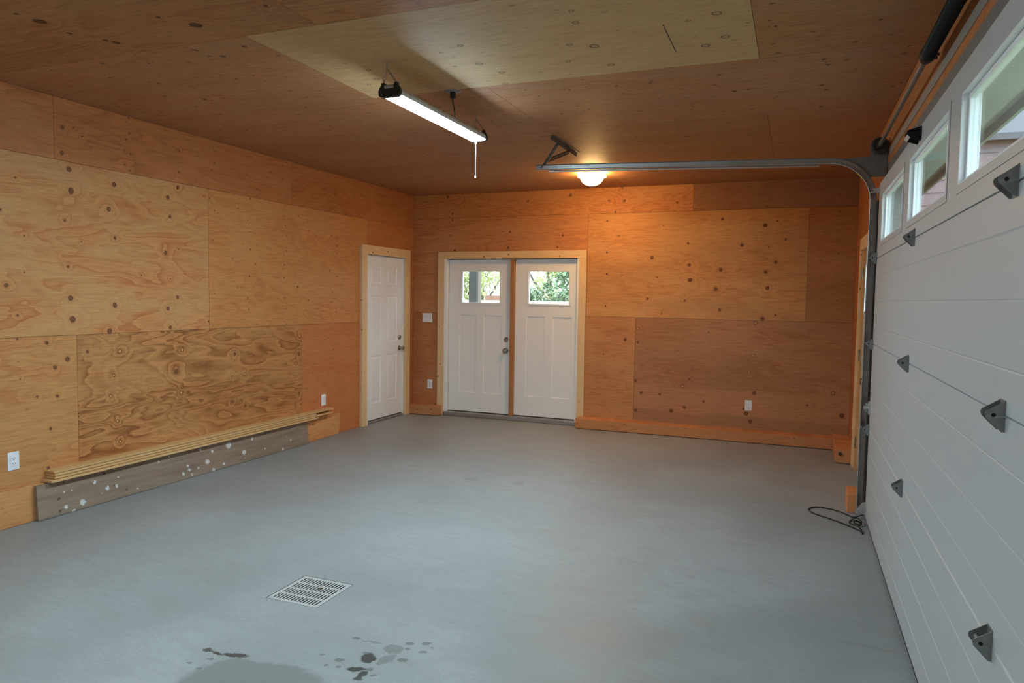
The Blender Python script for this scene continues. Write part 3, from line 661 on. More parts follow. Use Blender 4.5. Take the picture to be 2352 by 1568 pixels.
# top roller bracket, bottom bracket, slide lock and the top stile plates
tb = MB().box(-.004, 0, gl_(GD1) - .05, gl_(GD1) - .004, 2.26, 2.325).box(-.055, -.004, gl_(GD1) - .02, gl_(GD1) - .016, 2.285, 2.315)
tb.cyl((-.048, gl_(GD1), 2.30), .0055, -.02, .075, 1, 10); tb.build('top_roller_bracket', galv, top)
bb = MB().prism([(-.003, .03), (-.06, .03), (-.065, .06), (-.02, .125), (-.003, .13)], 1, gl_(GD1) - .012, gl_(GD1) - .008).box(-.003, 0, gl_(GD1) - .06, gl_(GD1) - .006, .03, .13)
bb.cyl((-.035, gl_(GD1), .07), .006, -.02, .08, 1, 10); bb.build('bottom_bracket', galv, secs[0])
lk = MB().box(-.012, 0, gl_(GD1) - .05, gl_(GD1) + .002, .755, .845).box(-.03, -.012, gl_(GD1) - .02, gl_(GD1) - .012, .77, .83).cyl((-.022, gl_(GD1) - .03, .80), .014, -.02, .02, 0, 12)
lk.build('slide_lock', galv, secs[1])
for y in (-4.45,):
    tp = MB().prism([(-.050, 2.286), (-.062, 2.300), (-.059, 2.303), (-.047, 2.289)], 1, gl_(y) - .052, gl_(y) + .05)
    tp.build('stile_plate', simple('bright_zinc', (.62, .63, .62), .35, .3), top)
    sd = MB()
    for q in (-1, 1):
        sd.prism([(0, 2.270), (-.046, 2.286), (-.058, 2.302), (-.058, 2.322), (0, 2.340)], 1, gl_(y) + q * .042 - .002, gl_(y) + q * .042 + .002)
    sd.box(-.058, 0, gl_(y) - .044, gl_(y) + .044, 2.318, 2.322); sd.build('stile_bracket', black_steel, top)
# header strip and seal on the wall above the door
hd = tag(MB().box(W - .004, W - .0005, GD0 - .1, GD1 + .02, 2.540, 2.590).build('trim_1', simple('grey_header_strip', (.30, .285, .26), .5, .3)), 'grey metal strip along the header above the garage door', 'trim', kind='structure')
hs = tag(MB().box(W - .008, W - .0005, GD0 - .05, GD1 + .02, 2.38, 2.482).build('trim_2', seal_grey), 'dark weather seal above the garage door', 'trim', kind='structure')

# ------------------------------------------------------------------ track
tk = thing('door_track', 'galvanised roller track rising beside the garage door and curving under the ceiling', 'track', (5.155, -2.62, 0), 0)
tx, ty = 5.155, -2.62
def sweep(path, prof):
    """sweep closed outline prof (n, y) along path of (x, z, nx, nz)"""
    k = len(prof); P = []; F = []
    for x, z, nx, nz in path: P += [(x + nx * n - tx, y, z + nz * n) for n, y in prof]
    for i in range(len(path) - 1):
        for j in range(k): F.append((i * k + j, i * k + (j + 1) % k, (i + 1) * k + (j + 1) % k, (i + 1) * k + j))
    F += [tuple(range(k)), tuple(range(len(path) * k - 1, (len(path) - 1) * k - 1, -1))]
    return MB().poly(P, F)
A = [(5.157, 0.012, -1, 0), (5.157, 2.24, -1, 0)]
RX, RZ = 4.857, 2.24
arc = []
end = math.radians(88.2)
for i in range(15):
    a = end * i / 14; arc.append((RX + .30 * math.cos(a), RZ + .30 * math.sin(a), -math.cos(a), -math.sin(a)))
hx, hz, hnx, hnz = arc[-1]
hor = [(hx, hz, hnx, hnz), (2.628, hz + (hx - 2.628) * math.tan(math.pi / 2 - end), hnx, hnz)]
# n > 0 points into the room / down; rollers run in the channel that opens towards -Y
prof = [(-.020, .020), (.021, .020), (.0215, -.012), (.0245, -.0135), (.0265, -.017), (.0255, -.0205), (.022, -.022), (.0185, -.0205), (.0175, -.017), (.0185, -.012), (.0185, .0175), (-.0165, .0175), (-.0165, .006), (-.0185, .003), (-.0215, .004), (-.0225, .007)]
sweep(A, prof).build('vertical_rail', rail_steel, tk); sweep(arc, prof).build('curved_rail', rail_steel, tk, smooth=True); sweep(hor, prof).build('horizontal_rail', rail_steel, tk)
# stiffening angle under the horizontal rail
low = [(4.80, hor[0][1] - .029 + (hx - 4.80) * .0314, 0, -1), (2.745, hor[1][1] - .031, 0, -1)]
sweep(low, [(-.004, .022), (.012, .022), (.012, -.014), (.0095, -.014), (.0095, .0195), (-.004, .0195)]).build('stiffener_angle', galv, tk)
# vertical mounting angle against the jamb
MB().box(5.178 - tx, 5.181 - tx, -.005, .03, .01, 2.25).box(5.178 - tx, 5.2395 - tx, .027, .030, .01, 2.25).build('mounting_angle', galv_dull, tk)
# flag plate, sticker, bolts
MB().prism([(4.95 - tx, 2.552), (5.125 - tx, 2.560), (5.135 - tx, 2.665), (5.2395 - tx, 2.665), (5.2395 - tx, 2.415), (5.12 - tx, 2.415), (5.02 - tx, 2.49)], 1, .0215, .0245).build('flag_plate', galv_dull, tk)
st = []
for i in range(4):
    a = math.radians(36 + 4 * i); st.append((RX + .30 * math.cos(a), RZ + .30 * math.sin(a), -math.cos(a), -math.sin(a)))
sweep(st, [(.0262, -.0190), (.0270, -.0190), (.0270, .0), (.0262, .0)]).poly([], []).build('warning_sticker', simple('yellow_sticker', (.62, .50, .03), .5), tk)
def on_h(x): return hz + (hx - x) * .0314
bl = MB()
for x in (2.66, 2.78, 2.80, 2.93, 3.07, 3.16, 3.25, 3.40, 3.56, 3.73, 3.92, 4.12, 4.35, 4.55):
    bl.lathe([(.0001, -.004), (.0035, -.0035), (.005, 0), (.0001, 0)], (x - tx, .0175, on_h(x) + .002), 1, 8)
bl.build('bolt', galv, tk)['kind'] = 'stuff'
bl = MB()
for z in (.35, .72, .86, 1.05, 1.5, 1.72, 2.05): bl.lathe([(.0001, -.004), (.0035, -.0035), (.005, 0), (.0001, 0)], (.0, .0175, z), 1, 8)
bl.build('bolt', galv, tk)['kind'] = 'stuff'
# rollers riding in the channel
for z in (.07, Z[1] + .003, Z[2] + .003, Z[3] + .003, 2.30):
    MB().lathe([(.0001, -.008), (.010, -.008), (.0155, -.006), (.0155, .004), (.010, .007), (.0001, .007)], (5.144 - tx, .004, z), 1, 14).cyl((5.144 - tx, 0, z), .005, -.11, -.008, 1, 8).build('roller', galv_dull, tk, smooth=True)
# perforated hanger at the rear end of the rail
def bar_angle(a, b, w, side, up, name, holes=True):
    """perforated angle iron from a to b: two legs of width w along side and up"""
    a, b, side, up = Vector(a), Vector(b), Vector(side).normalized(), Vector(up).normalized(); ax_ = (b - a).normalized(); L = (b - a).length
    mb = MB(); t_ = .0025
    def leg(d, nrm):
        n = max(2, int(L / .032)); hw = .006
        for i in range(n):
            s0, s1 = L * i / n, L * (i + 1) / n; m0 = (s0 + s1) / 2 - hw; m1 = (s0 + s1) / 2 + hw
            for (p0, p1, q0, q1) in ((s0, m0, 0, w), (m1, s1, 0, w), (m0, m1, 0, w * .35), (m0, m1, w * .65, w)):
                c = [a + ax_ * p + d * q + nrm * r for p in (p0, p1) for q in (q0, q1) for r in (0, t_)]
                mb.poly([Vector(v) - Vector((tx, ty, 0)) for v in c], [(0, 1, 3, 2), (4, 6, 7, 5), (0, 4, 5, 1), (2, 3, 7, 6), (0, 2, 6, 4), (1, 5, 7, 3)])
    leg(side, up); leg(up, side); return mb.build(name, galv_dull, tk)
bar_angle((2.80, -2.74, H - .001), (2.80, -2.02, H - .001), .034, (1, 0, 0), (0, 0, -1), 'ceiling_angle')
bar_angle((2.80, -2.56, H - .02), (2.672, -2.598, 2.605), .030, (.2, -1, 0), (1, .2, .3), 'hanger_strut')
bar_angle((2.80, -2.25, H - .02), (2.70, -2.59, 2.675), .032, (0, .15, -1), (1, 0, 0), 'brace_strut')

# ------------------------------------------------------------------ torsion spring over the door
ts = thing('torsion_spring', 'black torsion spring on a steel shaft above the garage door', 'spring', (5.178, -2.6, 2.622), 0)
MB().lathe([(.0001, .03), (.0125, .03), (.0125, -5.25), (.0001, -5.25)], (0, 0, 0), 1, 16).build('shaft', galv_dull, ts, smooth=True)
dr = MB().lathe([(.012, .0), (.050, .0), (.056, -.004), (.058, -.010), (.050, -.014), (.052, -.020), (.050, -.026), (.052, -.032), (.050, -.038), (.054, -.044), (.057, -.050), (.055, -.056), (.044, -.058), (.040, -.048), (.020, -.046), (.020, -.070), (.012, -.070)], (0, 0, 0), 1, 32)
dr.cyl((.024, -.066, .016), .005, -.012, .012, 1, 8).cyl((-.02, -.066, -.02), .005, -.012, .012, 1, 8).build('cable_drum', drum_metal, ts, smooth=True)
prof_s = []
y = -2.02; 
while y > -4.6:
    prof_s += [(.0285, y), (.031, y - .003), (.0285, y - .006)]; y -= .009
sp = MB().lathe(prof_s, (0, 0, 0), 1, 24); sp.build('spring_coil', black_steel, ts, smooth=True)
cn = MB().lathe([(.013, -1.94), (.024, -1.94), (.026, -1.965), (.028, -1.975), (.034, -1.99), (.034, -2.03), (.030, -2.04), (.013, -2.04)], (0, 0, 0), 1, 24).cyl((.0, -1.95, .0), .007, .02, .045, 0, 8).cyl((0, -2.0, 0), .006, .03, .046, 0, 8)
cn.build('winding_cone', black_steel, ts, smooth=True)
lc = MB().tube([(5.228, -2.63, 2.62), (5.2335, -2.645, 2.37), (5.1755, -2.72, 2.30), (5.168, -2.715, .10)], .0018, 6).build('lift_cable', black_steel)
tag(lc, 'thin dark lift cable running down the edge of the garage door', 'cable')

# ------------------------------------------------------------------ shop lights
led = emitter('led_diffuser', (.65, .885, 1.0), SHOP_L)
lamp_body = simple('white_lamp_body', (.72, .74, .76), .4)
end_black = simple('black_end_cap', (.028, .032, .042), .38)
chain_mat = simple('zinc_chain', (.45, .44, .42), .35, .9)
cord_black = simple('black_cord', (.022, .024, .03), .5)
def chain_links(mb, a, b, n):
    a, b = Vector(a), Vector(b); d = (b - a) / n; t = d.normalized(); q = t.orthogonal().normalized(); w = t.cross(q)
    for i in range(n):
        c = a + d * (i + .5); s = q if i % 2 else w; L = d.length * .62; path = []
        for k in range(12):
            an = 2 * math.pi * k / 12; path.append(c + t * (L * math.cos(an)) + s * (.0055 * math.sin(an)))
        mb.tube(path, .0016, 5, True)
    return mb
def shop_light(loc, label):
    o = thing('shop_light', label, 'lamp', loc, 0, group='shop lights')
    h = .615
    prof = [(-.058, -.030), (-.064, -.014), (-.058, 0), (-.030, .020), (.030, .020), (.058, 0), (.064, -.014), (.058, -.030)]
    MB().prism([(x, z) for x, z in prof[:]], 1, -h + .03, h - .03).build('housing', lamp_body, o)
    MB().prism([(-.055, -.0305), (-.050, -.040), (-.02, -.045), (.02, -.045), (.050, -.040), (.055, -.0305)], 1, -h + .03, h - .03).build('diffuser', led, o)
    for s in (-1, 1):
        y0, y1 = (-h, -h + .03) if s < 0 else (h - .03, h)
        e = MB().prism([(-.066, -.038), (-.070, -.014), (-.060, .008), (-.052, .020), (.052, .020), (.060, .008), (.070, -.014), (.066, -.038), (.05, -.047), (-.05, -.047)], 1, y0, y1)
        e.box(-.052, -.030, min(y0, y1) + .004, max(y0, y1) - .002, .02, .034).box(.030, .052, min(y0, y1) + .004, max(y0, y1) - .002, .02, .034).build('end_cap', end_black, o, bevel=.003)
        MB().box(-.028, .030, y0 - .001 if s < 0 else y1, y0 if s < 0 else y1 + .001, .0, .016).build('end_label', simple('silver_label', (.5, .52, .55), .4), o)
        yc = s * (h - .012); top_z = H - loc[2]; m = (-.02, yc + (.03 if s > 0 else -.01) * 0, .115)
        ch = MB(); chain_links(ch, (-.041, yc, .032), m, 5); chain_links(ch, (.041, yc, .032), m, 5); chain_links(ch, m, (-.02, yc, top_z), 4)
        ch.build('chain', chain_mat, o)
    MB().lathe([(.0001, .0), (.008, 0), (.008, -.022), (.003, -.026), (.0001, -.026)], (.0, h - .06, -.046), 2, 10).tube([(0, h - .06, -.07), (.0, h - .06, -.295)], .0014, 6).lathe([(.0001, -.29), (.005, -.295), (.006, -.306), (.0001, -.31)], (0, h - .06, 0), 2, 8).build('pull_cord', white_plastic, o)
    return o
SL = (2.52, -4.125, 2.685)
s1 = shop_light(SL, 'lit white tube shop light hanging on chains under the pale ceiling sheet')
s2 = dup(s1, (2.52, -7.05, 2.685), math.pi, 'added tube shop light out of view behind the floor drain')  # unseen second lamp, added for the cool light on the near floor and door
cord_path = [(2.60, -4.10, H - .02), (2.60, -4.10, H - .06), (2.597, -4.08, H - .09), (2.575, -4.02, H - .115), (2.545, -3.96, H - .125), (2.53, -3.93, SL[2] + .022)]
def cr(p0, p1, p2, p3, t):
    return .5 * ((2 * p1) + (p2 - p0) * t + (2 * p0 - 5 * p1 + 4 * p2 - p3) * t * t + (3 * p1 - p0 - 3 * p2 + p3) * t ** 3)
def smooth_path(pts, n=6, closed=False):
    P = [Vector(p) for p in pts]; out = []
    m = len(P)
    for i in range(m if closed else m - 1):
        a, b, c, d = (P[(i - 1) % m], P[i], P[(i + 1) % m], P[(i + 2) % m]) if closed else (P[max(i - 1, 0)], P[i], P[i + 1], P[min(i + 2, m - 1)])
        out += [cr(a, b, c, d, k / n) for k in range(n)]
    if not closed: out.append(P[-1])
    return out
pc = thing('power_cord', 'black power cord dropping from the ceiling plate to the shop light', 'cord', (2.60, -4.10, H), 0)
MB().tube([Vector(p) - Vector((2.60, -4.10, H)) for p in smooth_path(cord_path)], .0042, 8).build('cable', cord_black, pc, smooth=True)
MB().box(-.016, .016, -.013, .013, -.046, -.006).build('plug', cord_black, pc, bevel=.004)
cp = thing('ceiling_outlet', 'round grey ceiling outlet plate above the shop light', 'outlet', (2.60, -4.10, H), 0)
MB().lathe([(.0001, -.006), (.045, -.006), (.052, -.003), (.054, -.0003), (.0001, -.0003)], (0, 0, 0), 2, 28).build('plate', simple('grey_plastic_plate', (.24, .245, .26), .5), cp, smooth=True)

# ------------------------------------------------------------------ dome light
dm = thing('dome_light', 'glowing frosted glass dome light on the ceiling near the end wall', 'lamp', (2.66, -.985, H), 0)
gdm = emitter('warm_frosted_glass', (1.0, .60, .23), DOME_L)
pr = []
for i in range(11):
    a = math.pi / 2 * i / 10; pr.append((.118 * math.cos(a) + .0001, -.048 - .084 * math.sin(a)))
MB().lathe([(.112, -.030), (.146, -.033), (.151, -.037), (.146, -.041), (.128, -.043)] + pr, (0, 0, 0), 2, 36).build('glass_shade', gdm, dm, smooth=True)
MB().lathe([(.0001, -.0005), (.10, -.0005), (.105, -.006), (.105, -.026), (.10, -.029), (.0001, -.029)], (0, 0, 0), 2, 28).build('canopy', simple('white_enamel', (.75, .72, .66), .35), dm, smooth=True)
for k in range(3):
    a = math.radians(205 + 120 * k); c, s_ = math.cos(a), math.sin(a)
    MB().tube([(c * .10, s_ * .10, -.012), (c * .145, s_ * .145, -.020), (c * .156, s_ * .156, -.034), (c * .150, s_ * .150, -.046)], .0035, 6).build('glass_clip', bronze, dm)

# ------------------------------------------------------------------ outlets and switch
def outlet(loc, rz, label):
    o = thing('wall_outlet', label, 'outlet', loc, rz, group='wall outlets')
    pl = MB().box(-.037, .037, -.006, -.0004, -.059, .059).build('cover_plate', white_plastic, o, bevel=.003)
    rc = MB().box(-.0175, .0175, -.0085, -.006, -.035, .035).build('receptacle', white_plastic, o, bevel=.001)
    for z in (.017, -.017):
        MB().box(-.0085, -.0055, -.0088, -.0080, z - .003, z + .006).box(.0055, .0085, -.0088, -.0080, z - .003, z + .006).cyl((0, 0, z - .009), .003, -.0088, -.0080, 1, 8).build('slot', slot_dark, rc)
    return o
oa = outlet((.258, 0, .389), BACK, 'white outlet on the strip of wall between the two white doors')
dup(oa, (4.228, 0, .381), BACK, 'white outlet on the dark plywood above the long curb', 'wall outlets')
dup(oa, (0, -1.925, .405), LEFT, 'white outlet above the end of the trim board stack', 'wall outlets')
dup(oa, (0, -5.198, .424), LEFT, 'white outlet above the bare pine end of the long plank', 'wall outlets')
sw = thing('light_switch', 'white double rocker light switch beside the double door', 'switch', (.214, 0, 1.256), BACK)
MB().box(-.072, .072, -.006, -.0004, -.058, .058).build('cover_plate', white_plastic, sw, bevel=.003)
for x in (-.035, .0, .035):
    MB().prism([(-.006, -.033), (-.0105, -.030), (-.0075, 0), (-.009, .030), (-.006, .033)], 0, x - .0155, x + .0155).build('rocker', white_plastic, sw)

# ------------------------------------------------------------------ floor drain
fd = thing('floor_drain', 'square slotted metal drain grate set in the concrete floor', 'drain', ((GX0 + GX1) / 2, (GY0 + GY1) / 2, 0), 0)
w2, h2 = (GX1 - GX0) / 2, (GY1 - GY0) / 2
grate_mat = simple('cast_aluminium', (.46, .46, .455), .5, .35, .5, .06, 60)
gm = MB(); mx, my = .018, .014; rows, cols = 4, 15
ux = (2 * w2 - 2 * mx) / cols; uy = (2 * h2 - 2 * my) / rows; sl = .0045; bw = .007
g0, g1 = -.012, -.0006
gm.box(-w2, -w2 + mx, -h2, h2, g0, g1); gm.box(w2 - mx, w2, -h2, h2, g0, g1); gm.box(-w2 + mx, w2 - mx, -h2, -h2 + my, g0, g1); gm.box(-w2 + mx, w2 - mx, h2 - my, h2, g0, g1)
for r in range(rows):
    y0, y1 = -h2 + my + r * uy, -h2 + my + (r + 1) * uy
    gm.box(-w2 + mx, w2 - mx, y0, y0 + bw, g0, g1); gm.box(-w2 + mx, w2 - mx, y1 - bw, y1, g0, g1)
    for c in range(cols):
        x0 = -w2 + mx + c * ux
        gm.box(x0, x0 + ux / 2 - sl, y0 + bw, y1 - bw, g0, g1); gm.box(x0 + ux / 2 + sl, x0 + ux, y0 + bw, y1 - bw, g0, g1)
gm.build('grate', grate_mat, fd)
pit = simple('dark_sump', (.012, .014, .016), .5)
MB().ring(-w2 + .006, w2 - .006, -h2 + .006, h2 - .006, .008, -.20, -.013, 2).box(-w2, w2, -h2, h2, -.21, -.20).build('sump', pit, fd)
MB().cyl((.03, .045, 0), .008, -.004, .004, 2, 8).build('pebble', simple('tan_pebble', (.25, .2, .14), .8), None)
bpy.data.objects['pebble'].location = ((GX0 + GX1) / 2, (GY0 + GY1) / 2, .004)
tag(bpy.data.objects['pebble'], 'small tan pebble lying on the drain grate', 'pebble')

# ------------------------------------------------------------------ lumber along the left wall
def leaning(name, y0, y1, x_foot, x_top, h, th, mat, label, cat='board', notch=0.):
    """board on edge, leaning on the wall: foot at x_foot, top at x_top (front face), local origin at its foot"""
    o = bpy.data.objects.new(name, None)
    mb = MB(); dx = x_top - x_foot; L = math.hypot(dx, h); nx, nz = -h / L * th, dx / L * th
    pr = [(x_foot, .0), (x_top, h), (x_top + nx, h + nz), (x_foot + nx, nz)]
    zmin = min(p[1] for p in pr); pr = [(a, b - zmin + .001) for a, b in pr]
    if notch:
        n = 5; V_ = []
        prn = [(y1 - notch * .55, None), ]
        mb.prism([(a, b) for a, b in pr], 1, y0, y1 - notch)
        q = [(pr[0][0] + (pr[1][0] - pr[0][0]) * .28, pr[0][1] + (pr[1][1] - pr[0][1]) * .28), pr[1], pr[2], (pr[3][0] + (pr[2][0] - pr[3][0]) * .28, pr[3][1] + (pr[2][1] - pr[3][1]) * .28)]
        mb.poly([(a, y1 - notch, b) for a, b in pr] + [(a, y1 - .01, b) for a, b in q], [(0, 1, 5, 4), (1, 2, 6, 5), (2, 3, 7, 6), (3, 0, 4, 7), (4, 5, 6, 7)])
    else: mb.prism(pr, 1, y0, y1)
    o = mb.build(name, mat, None, bevel=.002)
    return tag(o, label, cat)
plank_knots = [(a, b, r) for a, b, r in kn([(505,1112,14),(1270,675,20)], 640, 920, 10.69, 0, .04, 1, 2)]
plank_mat = plywood('veneer_plank', 'YZ', (.62, .34, .14), (.44, .2, .075), seed=71., lines=3.5, contrast=.6, wv=6., fleck=.25, knots=[(-2.13, .175, .009), (-1.78, .12, .006), (-5.42, .17, .02)])
leaning('plank', -7.3, -1.655, .030, .022, .238, .019, plank_mat, 'long pale orange plywood plank standing along the foot of the wall', 'plank', notch=.035)
def weathered():
    t = NT('weathered_painted_board'); s = t.sep(t.obj()); u, v = s[1], s[2]; P = t.comb(u, v, 0.)
    n = t.noise(t.comb(t.M('MULTIPLY', u, 1.5), t.M('MULTIPLY', v, 16.), 2.), 1., 4, .6)
    c = t.mix(t.rng(n, .3, .7), (.24, .165, .115), (.34, .25, .18))
    fb = t.noise(t.comb(t.M('MULTIPLY', u, 7.), t.M('MULTIPLY', v, 210.), 5.), 1., 3, .6); c = t.mix(t.rng(fb, .4, .8, 0, .4), c, (.13, .088, .06))
    c = t.mix(t.rng(t.noise(P, 2.2, 3), .5, .75, 0, .5), c, (.29, .20, .135))
    Pw = t.V('ADD', P, t.V('MULTIPLY', t.V('SUBTRACT', t.noise(P, 48, 3, .7, color=True), (.5, .5, .5)), (.045, .03, 0)))
    kk = t.chain(Pw, kn([(1050,1045,60),(1040,820,60),(1140,520,50),(1870,370,60),(2030,575,40),(2250,650,40)], 0, 1040, 7.84, 0, .05, 1, 2)); c = t.mix(t.rng(kk, .6, 1.2, .75, 0.), c, (.045, .032, .022))
    sp_ = kn([(1460,880,105),(1150,965,62),(1285,1030,62),(1915,625,80),(1690,525,66),(2080,590,44),(1280,665,34),(1140,705,24),(1805,715,24),(2120,435,24)], 0, 1040, 7.84, 0, .05, 1, 2)
    sp_ += kn([(1393,177,34),(1640,112,34),(1430,232,28),(1228,258,26),(1540,65,44),(1900,88,18),(780,340,22),(1350,95,20),(1430,105,22),(1330,215,18),(1500,190,22),(1065,175,14),(1270,230,22),(1260,205,14),(1285,262,18),(1700,20,22),(1780,85,10),(1955,30,12),(920,355,10),(1140,140,12)], 0, 1000, S, 0, .05, 1, 2)
    d = t.chain(Pw, sp_); c = t.mix(t.M('MULTIPLY', t.rng(d, .7, 1.25, 1., 0.), t.rng(t.noise(P, 70, 2), .3, .5, .5, 1.)), c, (.66, .65, .63))
    dv, cc = t.voro(P, 22., dim='2D'); rr = t.M('MULTIPLY', t.sep(cc)[0], t.sep(cc)[1])
    f = t.M('MULTIPLY', t.rng(t.M('SUBTRACT', dv, t.M('MULTIPLY_ADD', rr, .5, -.30)), -.03, .03, 1., 0.), t.rng(t.noise(P, 3., 2), .45, .6))
    c = t.mix(t.M('MULTIPLY', f, .8), c, (.6, .59, .57))
    return t.bsdf(c, .75, 0, .25, t.bump(fb, .3, .001))
leaning('weathered_board', -5.088, -2.262, .072, .052, .236, .019, weathered(), 'grey weathered board spattered with white paint, leaning on the plank')
trim_mat = pine('pine_trim_board', 'Y', (.66, .40, .17), (.54, .28, .10), False, 9.)
trim_mat2 = pine('pine_trim_board_pale', 'Y', (.70, .44, .21), (.58, .31, .12), False, 12.)
for i, (y0, y1, x0, x1, z, lab, mm) in enumerate([
        (-5.012, -2.135, .003, .098, .2425, 'lowest pine trim board of the stack, resting on the board edges', trim_mat2),
        (-4.985, -1.87, .003, .090, .2625, 'second pine trim board of the stack, its end sticking out past the lowest', trim_mat),
        (-4.985, -2.16, .003, .090, .2825, 'third pine trim board of the stack, cut short under the topmost', trim_mat2),
        (-4.990, -1.86, .003, .090, .3025, 'topmost pine trim board of the stack along the wall', trim_mat)]):
    o = MB().box(x0, x1, y0, y1, z, z + .0165).build('trim_board', mm, None, bevel=.0015)
    tag(o, lab, 'board', 'stacked pine trim boards')
# wood blocks by the garage door
block_mat = plywood('veneer_block', 'XY', (.60, .27, .11), (.42, .17, .06), seed=81., lines=4., contrast=.7, wu=2., wv=6., fleck=0)
tag(MB().box(5.079, 5.2395, -2.581, -2.335, .001, .140).build('wood_block', block_mat, None, bevel=.003), 'cut orange timber block beside the foot of the track', 'block')
stp = thing('door_stop', 'round metal door stop screwed to the end of the curb', 'door stop', (5.118, -.85, .095), 0)
MB().lathe([(.0001, -.0006), (.017, -.0006), (.019, -.006), (.016, -.012), (.0001, -.012)], (0, 0, 0), 1, 20).build('base', nickel, stp, smooth=True)
MB().lathe([(.0001, -.012), (.010, -.012), (.013, -.022), (.009, -.030), (.0001, -.031)], (0, 0, 0), 1, 16).build('bumper', rubber, stp, smooth=True)

# ------------------------------------------------------------------ rope
def rope_mat():
    t = NT('black_braided_rope'); o = t.obj(); d, c = t.voro(o, 75.); d2, _ = t.voro(t.V('ADD', o, (.3, .1, 0)), 210.)
    f = t.M('MULTIPLY', t.rng(d, .16, .24, 1., 0.), .85); c = t.mix(f, (.016, .014, .012), (.42, .36, .25))
    return t.bsdf(c, .7, 0, .3, t.bump(d2, .5, .002))
rm = rope_mat()
def fp(a, b, z): 
    p, _ = unp(1840 + a / 7.84, 1060 + b / 7.84, 2, z); return p
pth = [fp(1120, 965, .05), fp(1060, 965, .03), fp(1000, 990, .012), fp(930, 995, .007), (fp(850, 965, .006)), fp(700, 900, .006), fp(520, 850, .006), fp(330, 818, .006), fp(200, 822, .006), fp(135, 855, .006), fp(190, 910, .006), fp(330, 965, .006), fp(560, 1040, .006), fp(800, 1130, .006), fp(1000, 1215, .006), fp(1070, 1250, .006), fp(1108, 1298, .006), fp(1095, 1250, .014), fp(1055, 1190, .03), fp(1015, 1140, .035), fp(950, 1090, .03), fp(960, 1060, .03), fp(1020, 1075, .035), fp(1080, 1110, .02), fp(1085, 1075, .03), fp(1030, 1020, .03), fp(960, 1020, .012), fp(885, 1065, .007), fp(872, 1100, .007), fp(930, 1130, .008), fp(1020, 1140, .02), fp(1090, 1130, .012), fp(1060, 1090, .03), fp(990, 1060, .04), fp(950, 1085, .015), fp(1010, 1120, .012), fp(1080, 1150, .007)]
ro = MB().tube(smooth_path(pth, 6), .0043, 8).build('pull_rope', rm, None, smooth=True)
tag(ro, 'black flecked pull rope lying in a loop on the concrete by the track', 'rope')

# ------------------------------------------------------------------ outside
grass = simple('rough_grass_ground', (.16, .18, .09), .9, 0, .2, .4, 3)
gr = MB()
slab(gr, cut((-40, 45, -45, 60), [(-.15, W + .15, YF - .15, .15)]), 2, -.3, -.06)
tag(gr.build('ground', grass), 'grassy yard around the garage', 'ground', kind='structure')
ev = MB().box(W + .16, W + .52, YF, .9, 2.62, 2.65).box(W + .50, W + .52, YF, .9, 2.56, 2.62)
tag(ev.build('trim_3', simple('sage_painted_soffit', (.44, .49, .49), .6)), 'pale green soffit of the eave over the garage door', 'eave', kind='structure')
jl = MB().box(W + .001, W + .17, OPEN[0] - .001, OPEN[1] + .001, 2.305, 2.3245).box(W + .001, W + .17, OPEN[0] + .0005, OPEN[0] + .02, -.05, 2.305).box(W + .001, W + .17, OPEN[1] - .02, OPEN[1] - .0005, -.05, 2.305)
tag(jl.build('trim_4', bpy.data.materials['sage_painted_soffit']), 'pale green jamb lining the garage door opening', 'jamb', kind='structure')
sh = thing('garden_shed', 'reddish board-clad shed beyond the garage door windows', 'shed', (8.4, 5.2, -.06), 0)
sm = simple('red_brown_siding', (.30, .215, .215), .8, 0, .2, .15, 6)
MB().box(-1.9, 1.9, .02, 2.6, 0, 4.2).build('frame', under, sh)
for i in range(21):
    MB().prism([(0, .2 * i), (-.012, .2 * i), (.008, .2 * i + .205), (.02, .2 * i + .205)], 0, -1.92, 1.92).build('siding_board', sm, sh)
MB().prism([(-.25, 4.15), (1.3, 5.0), (2.85, 4.15), (2.85, 4.25), (1.3, 5.1), (-.25, 4.25)], 0, -2.1, 2.1).build('roof', simple('grey_shingles', (.12, .12, .13), .9), sh)
# porch post, rail
pp = thing('porch_post', 'dark grey porch post outside the double door', 'post', (.16, 1.57, -.06), 0)
pm = simple('dark_weathered_post', (.055, .052, .05), .8, 0, .3, .4, 25); pm2 = simple('brown_post_side', (.20, .15, .12), .8, 0, .3, .2, 20)
MB().box(-.062, .062, -.07, .0, 0, 2.75).build('front_board', pm, pp, bevel=.002)
MB().box(-.058, .060, .0, .12, 0, 2.75).build('back_board', pm2, pp, bevel=.002)
rl = thing('porch_rail', 'white painted porch rail outside the double door', 'railing', (-.6, 3.2, -.06), 0)
MB().box(-3.2, 2.6, -.06, .06, 1.48, 1.54).build('top_rail', simple('white_rail_paint', (.8, .8, .8), .5), rl)
for i, x in enumerate((-3.1, -1.2, .7, 2.5)): MB().box(x - .045, x + .045, -.045, .045, 0, 1.48).build('rail_post', bpy.data.materials['white_rail_paint'], rl)
bw = MB().box(-1.09, -.3, 4.8, 5.1, -.06, 1.57)
tag(bw.build('garden_wall', simple('red_brick', (.24, .12, .085), .85, 0, .2, .3, 18), None), 'reddish garden wall beyond the porch rail', 'wall')
def leaf_mat(name, a, b):
    t = NT(name); n = t.noise(t.obj(), 7., 3); d, c = t.voro(t.obj(), 9.)
    col = t.mix(t.rng(n, .35, .65), a, b); col = t.mix(t.M('MULTIPLY', t.sep(c)[0], .5), col, tuple(min(1, x * 1.7) for x in b))
    return t.bsdf(col, .5, 0, .4)
bark = simple('grey_bark', (.13, .11, .09), .9, 0, .2, .3, 14)
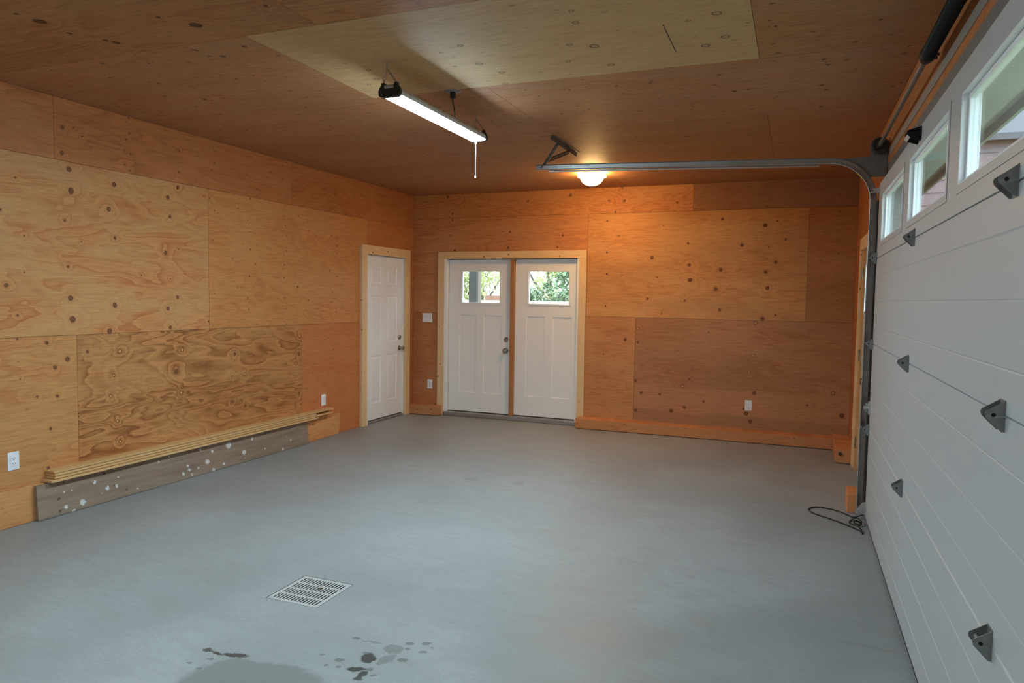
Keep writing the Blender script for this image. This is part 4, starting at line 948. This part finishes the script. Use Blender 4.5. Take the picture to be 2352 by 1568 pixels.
def tree(name, label, loc, height, rx, rz_, nleaf, lsize, mat, group, trunk=.09, cat='tree'):
    rng = random.Random(hash(label) % 999 if False else int(abs(loc[0] * 131 + loc[1] * 17)) + nleaf)
    o = thing(name, label, cat, loc, 0, group)
    tr = MB(); top_ = height * .75
    tr.tube([(0, 0, 0), (.04, .02, top_ * .5), (-.03, .05, top_)], trunk, 8)
    for k in range(7):
        a = rng.uniform(0, 6.28); z0 = height * rng.uniform(.25, .6); tr.tube([(0, 0, z0), (math.cos(a) * rx * .4, math.sin(a) * rx * .4, z0 + rz_ * .25), (math.cos(a) * rx * .75, math.sin(a) * rx * .75, z0 + rz_ * .55)], trunk * .35, 6)
    tr.build('trunk', bark, o)
    V_, F_l = [], []
    cl_ = [(Vector((rng.gauss(0, .45) * rx, rng.gauss(0, .45) * rx, height - rz_ + rng.gauss(0, .45) * rz_)), rng.uniform(.16, .34) * rx) for _ in range(44)]
    for i in range(nleaf):
        c, r = cl_[rng.randrange(len(cl_))]
        p = c + Vector((rng.gauss(0, 1), rng.gauss(0, 1), rng.gauss(0, .8))) * r * .6
        n = Vector((rng.gauss(0, 1), rng.gauss(0, 1), rng.gauss(.4, 1))).normalized(); q = n.orthogonal().normalized(); w = n.cross(q); a = rng.uniform(0, 6.28)
        q, w = q * math.cos(a) + w * math.sin(a), w * math.cos(a) - q * math.sin(a); s = lsize * rng.uniform(.6, 1.3); k = len(V_)
        V_ += [p - q * s, p + w * s * .42 + n * s * .12, p + q * s, p - w * s * .42 + n * s * .12]; F_l.append((k, k + 1, k + 2, k + 3))
    MB().poly(V_, F_l).build('foliage', mat, o)
    return o
pale_leaf = leaf_mat('haze_washed_leaves', (.34, .38, .22), (.50, .50, .22)); dark_leaf = leaf_mat('dark_evergreen_leaves', (.06, .10, .055), (.14, .19, .10)); mid_leaf = leaf_mat('mid_green_leaves', (.22, .30, .17), (.36, .42, .24))  # pale leaf colours lightened to stand in for haze and overexposure outside
tree('tree', 'yellow-green tree behind the porch post', (-3.2, 9.2, -.06), 4.4, 1.25, 2.2, 9000, .065, pale_leaf, 'trees outside the double door')
tree('tree', 'pale open tree in the gap between the post and the evergreen shrub', (-2.9, 14.0, -.06), 5.0, 1.4, 2.6, 4600, .07, pale_leaf, 'trees outside the double door')
tree('tree', 'mid green tree standing behind the evergreen shrub', (-.2, 18.5, -.06), 6.0, 1.8, 3.2, 4600, .08, mid_leaf, 'trees outside the double door')
tree('shrub', 'dark evergreen shrub outside the second door pane', (-.35, 7.4, -.06), 2.25, .75, 1.0, 3600, .06, dark_leaf, 'shrubs outside the double door', .04, 'shrub')
tree('tree', 'tall green tree out beyond the garage door windows', (7.0, 15.5, -.06), 9.0, 2.4, 4.0, 5200, .12, mid_leaf, 'trees beyond the garage door')
tree('tree', 'broad pale tree out beyond the garage door windows', (14.5, 1.0, -.06), 7.0, 2.0, 3.4, 4200, .12, pale_leaf, 'trees beyond the garage door')
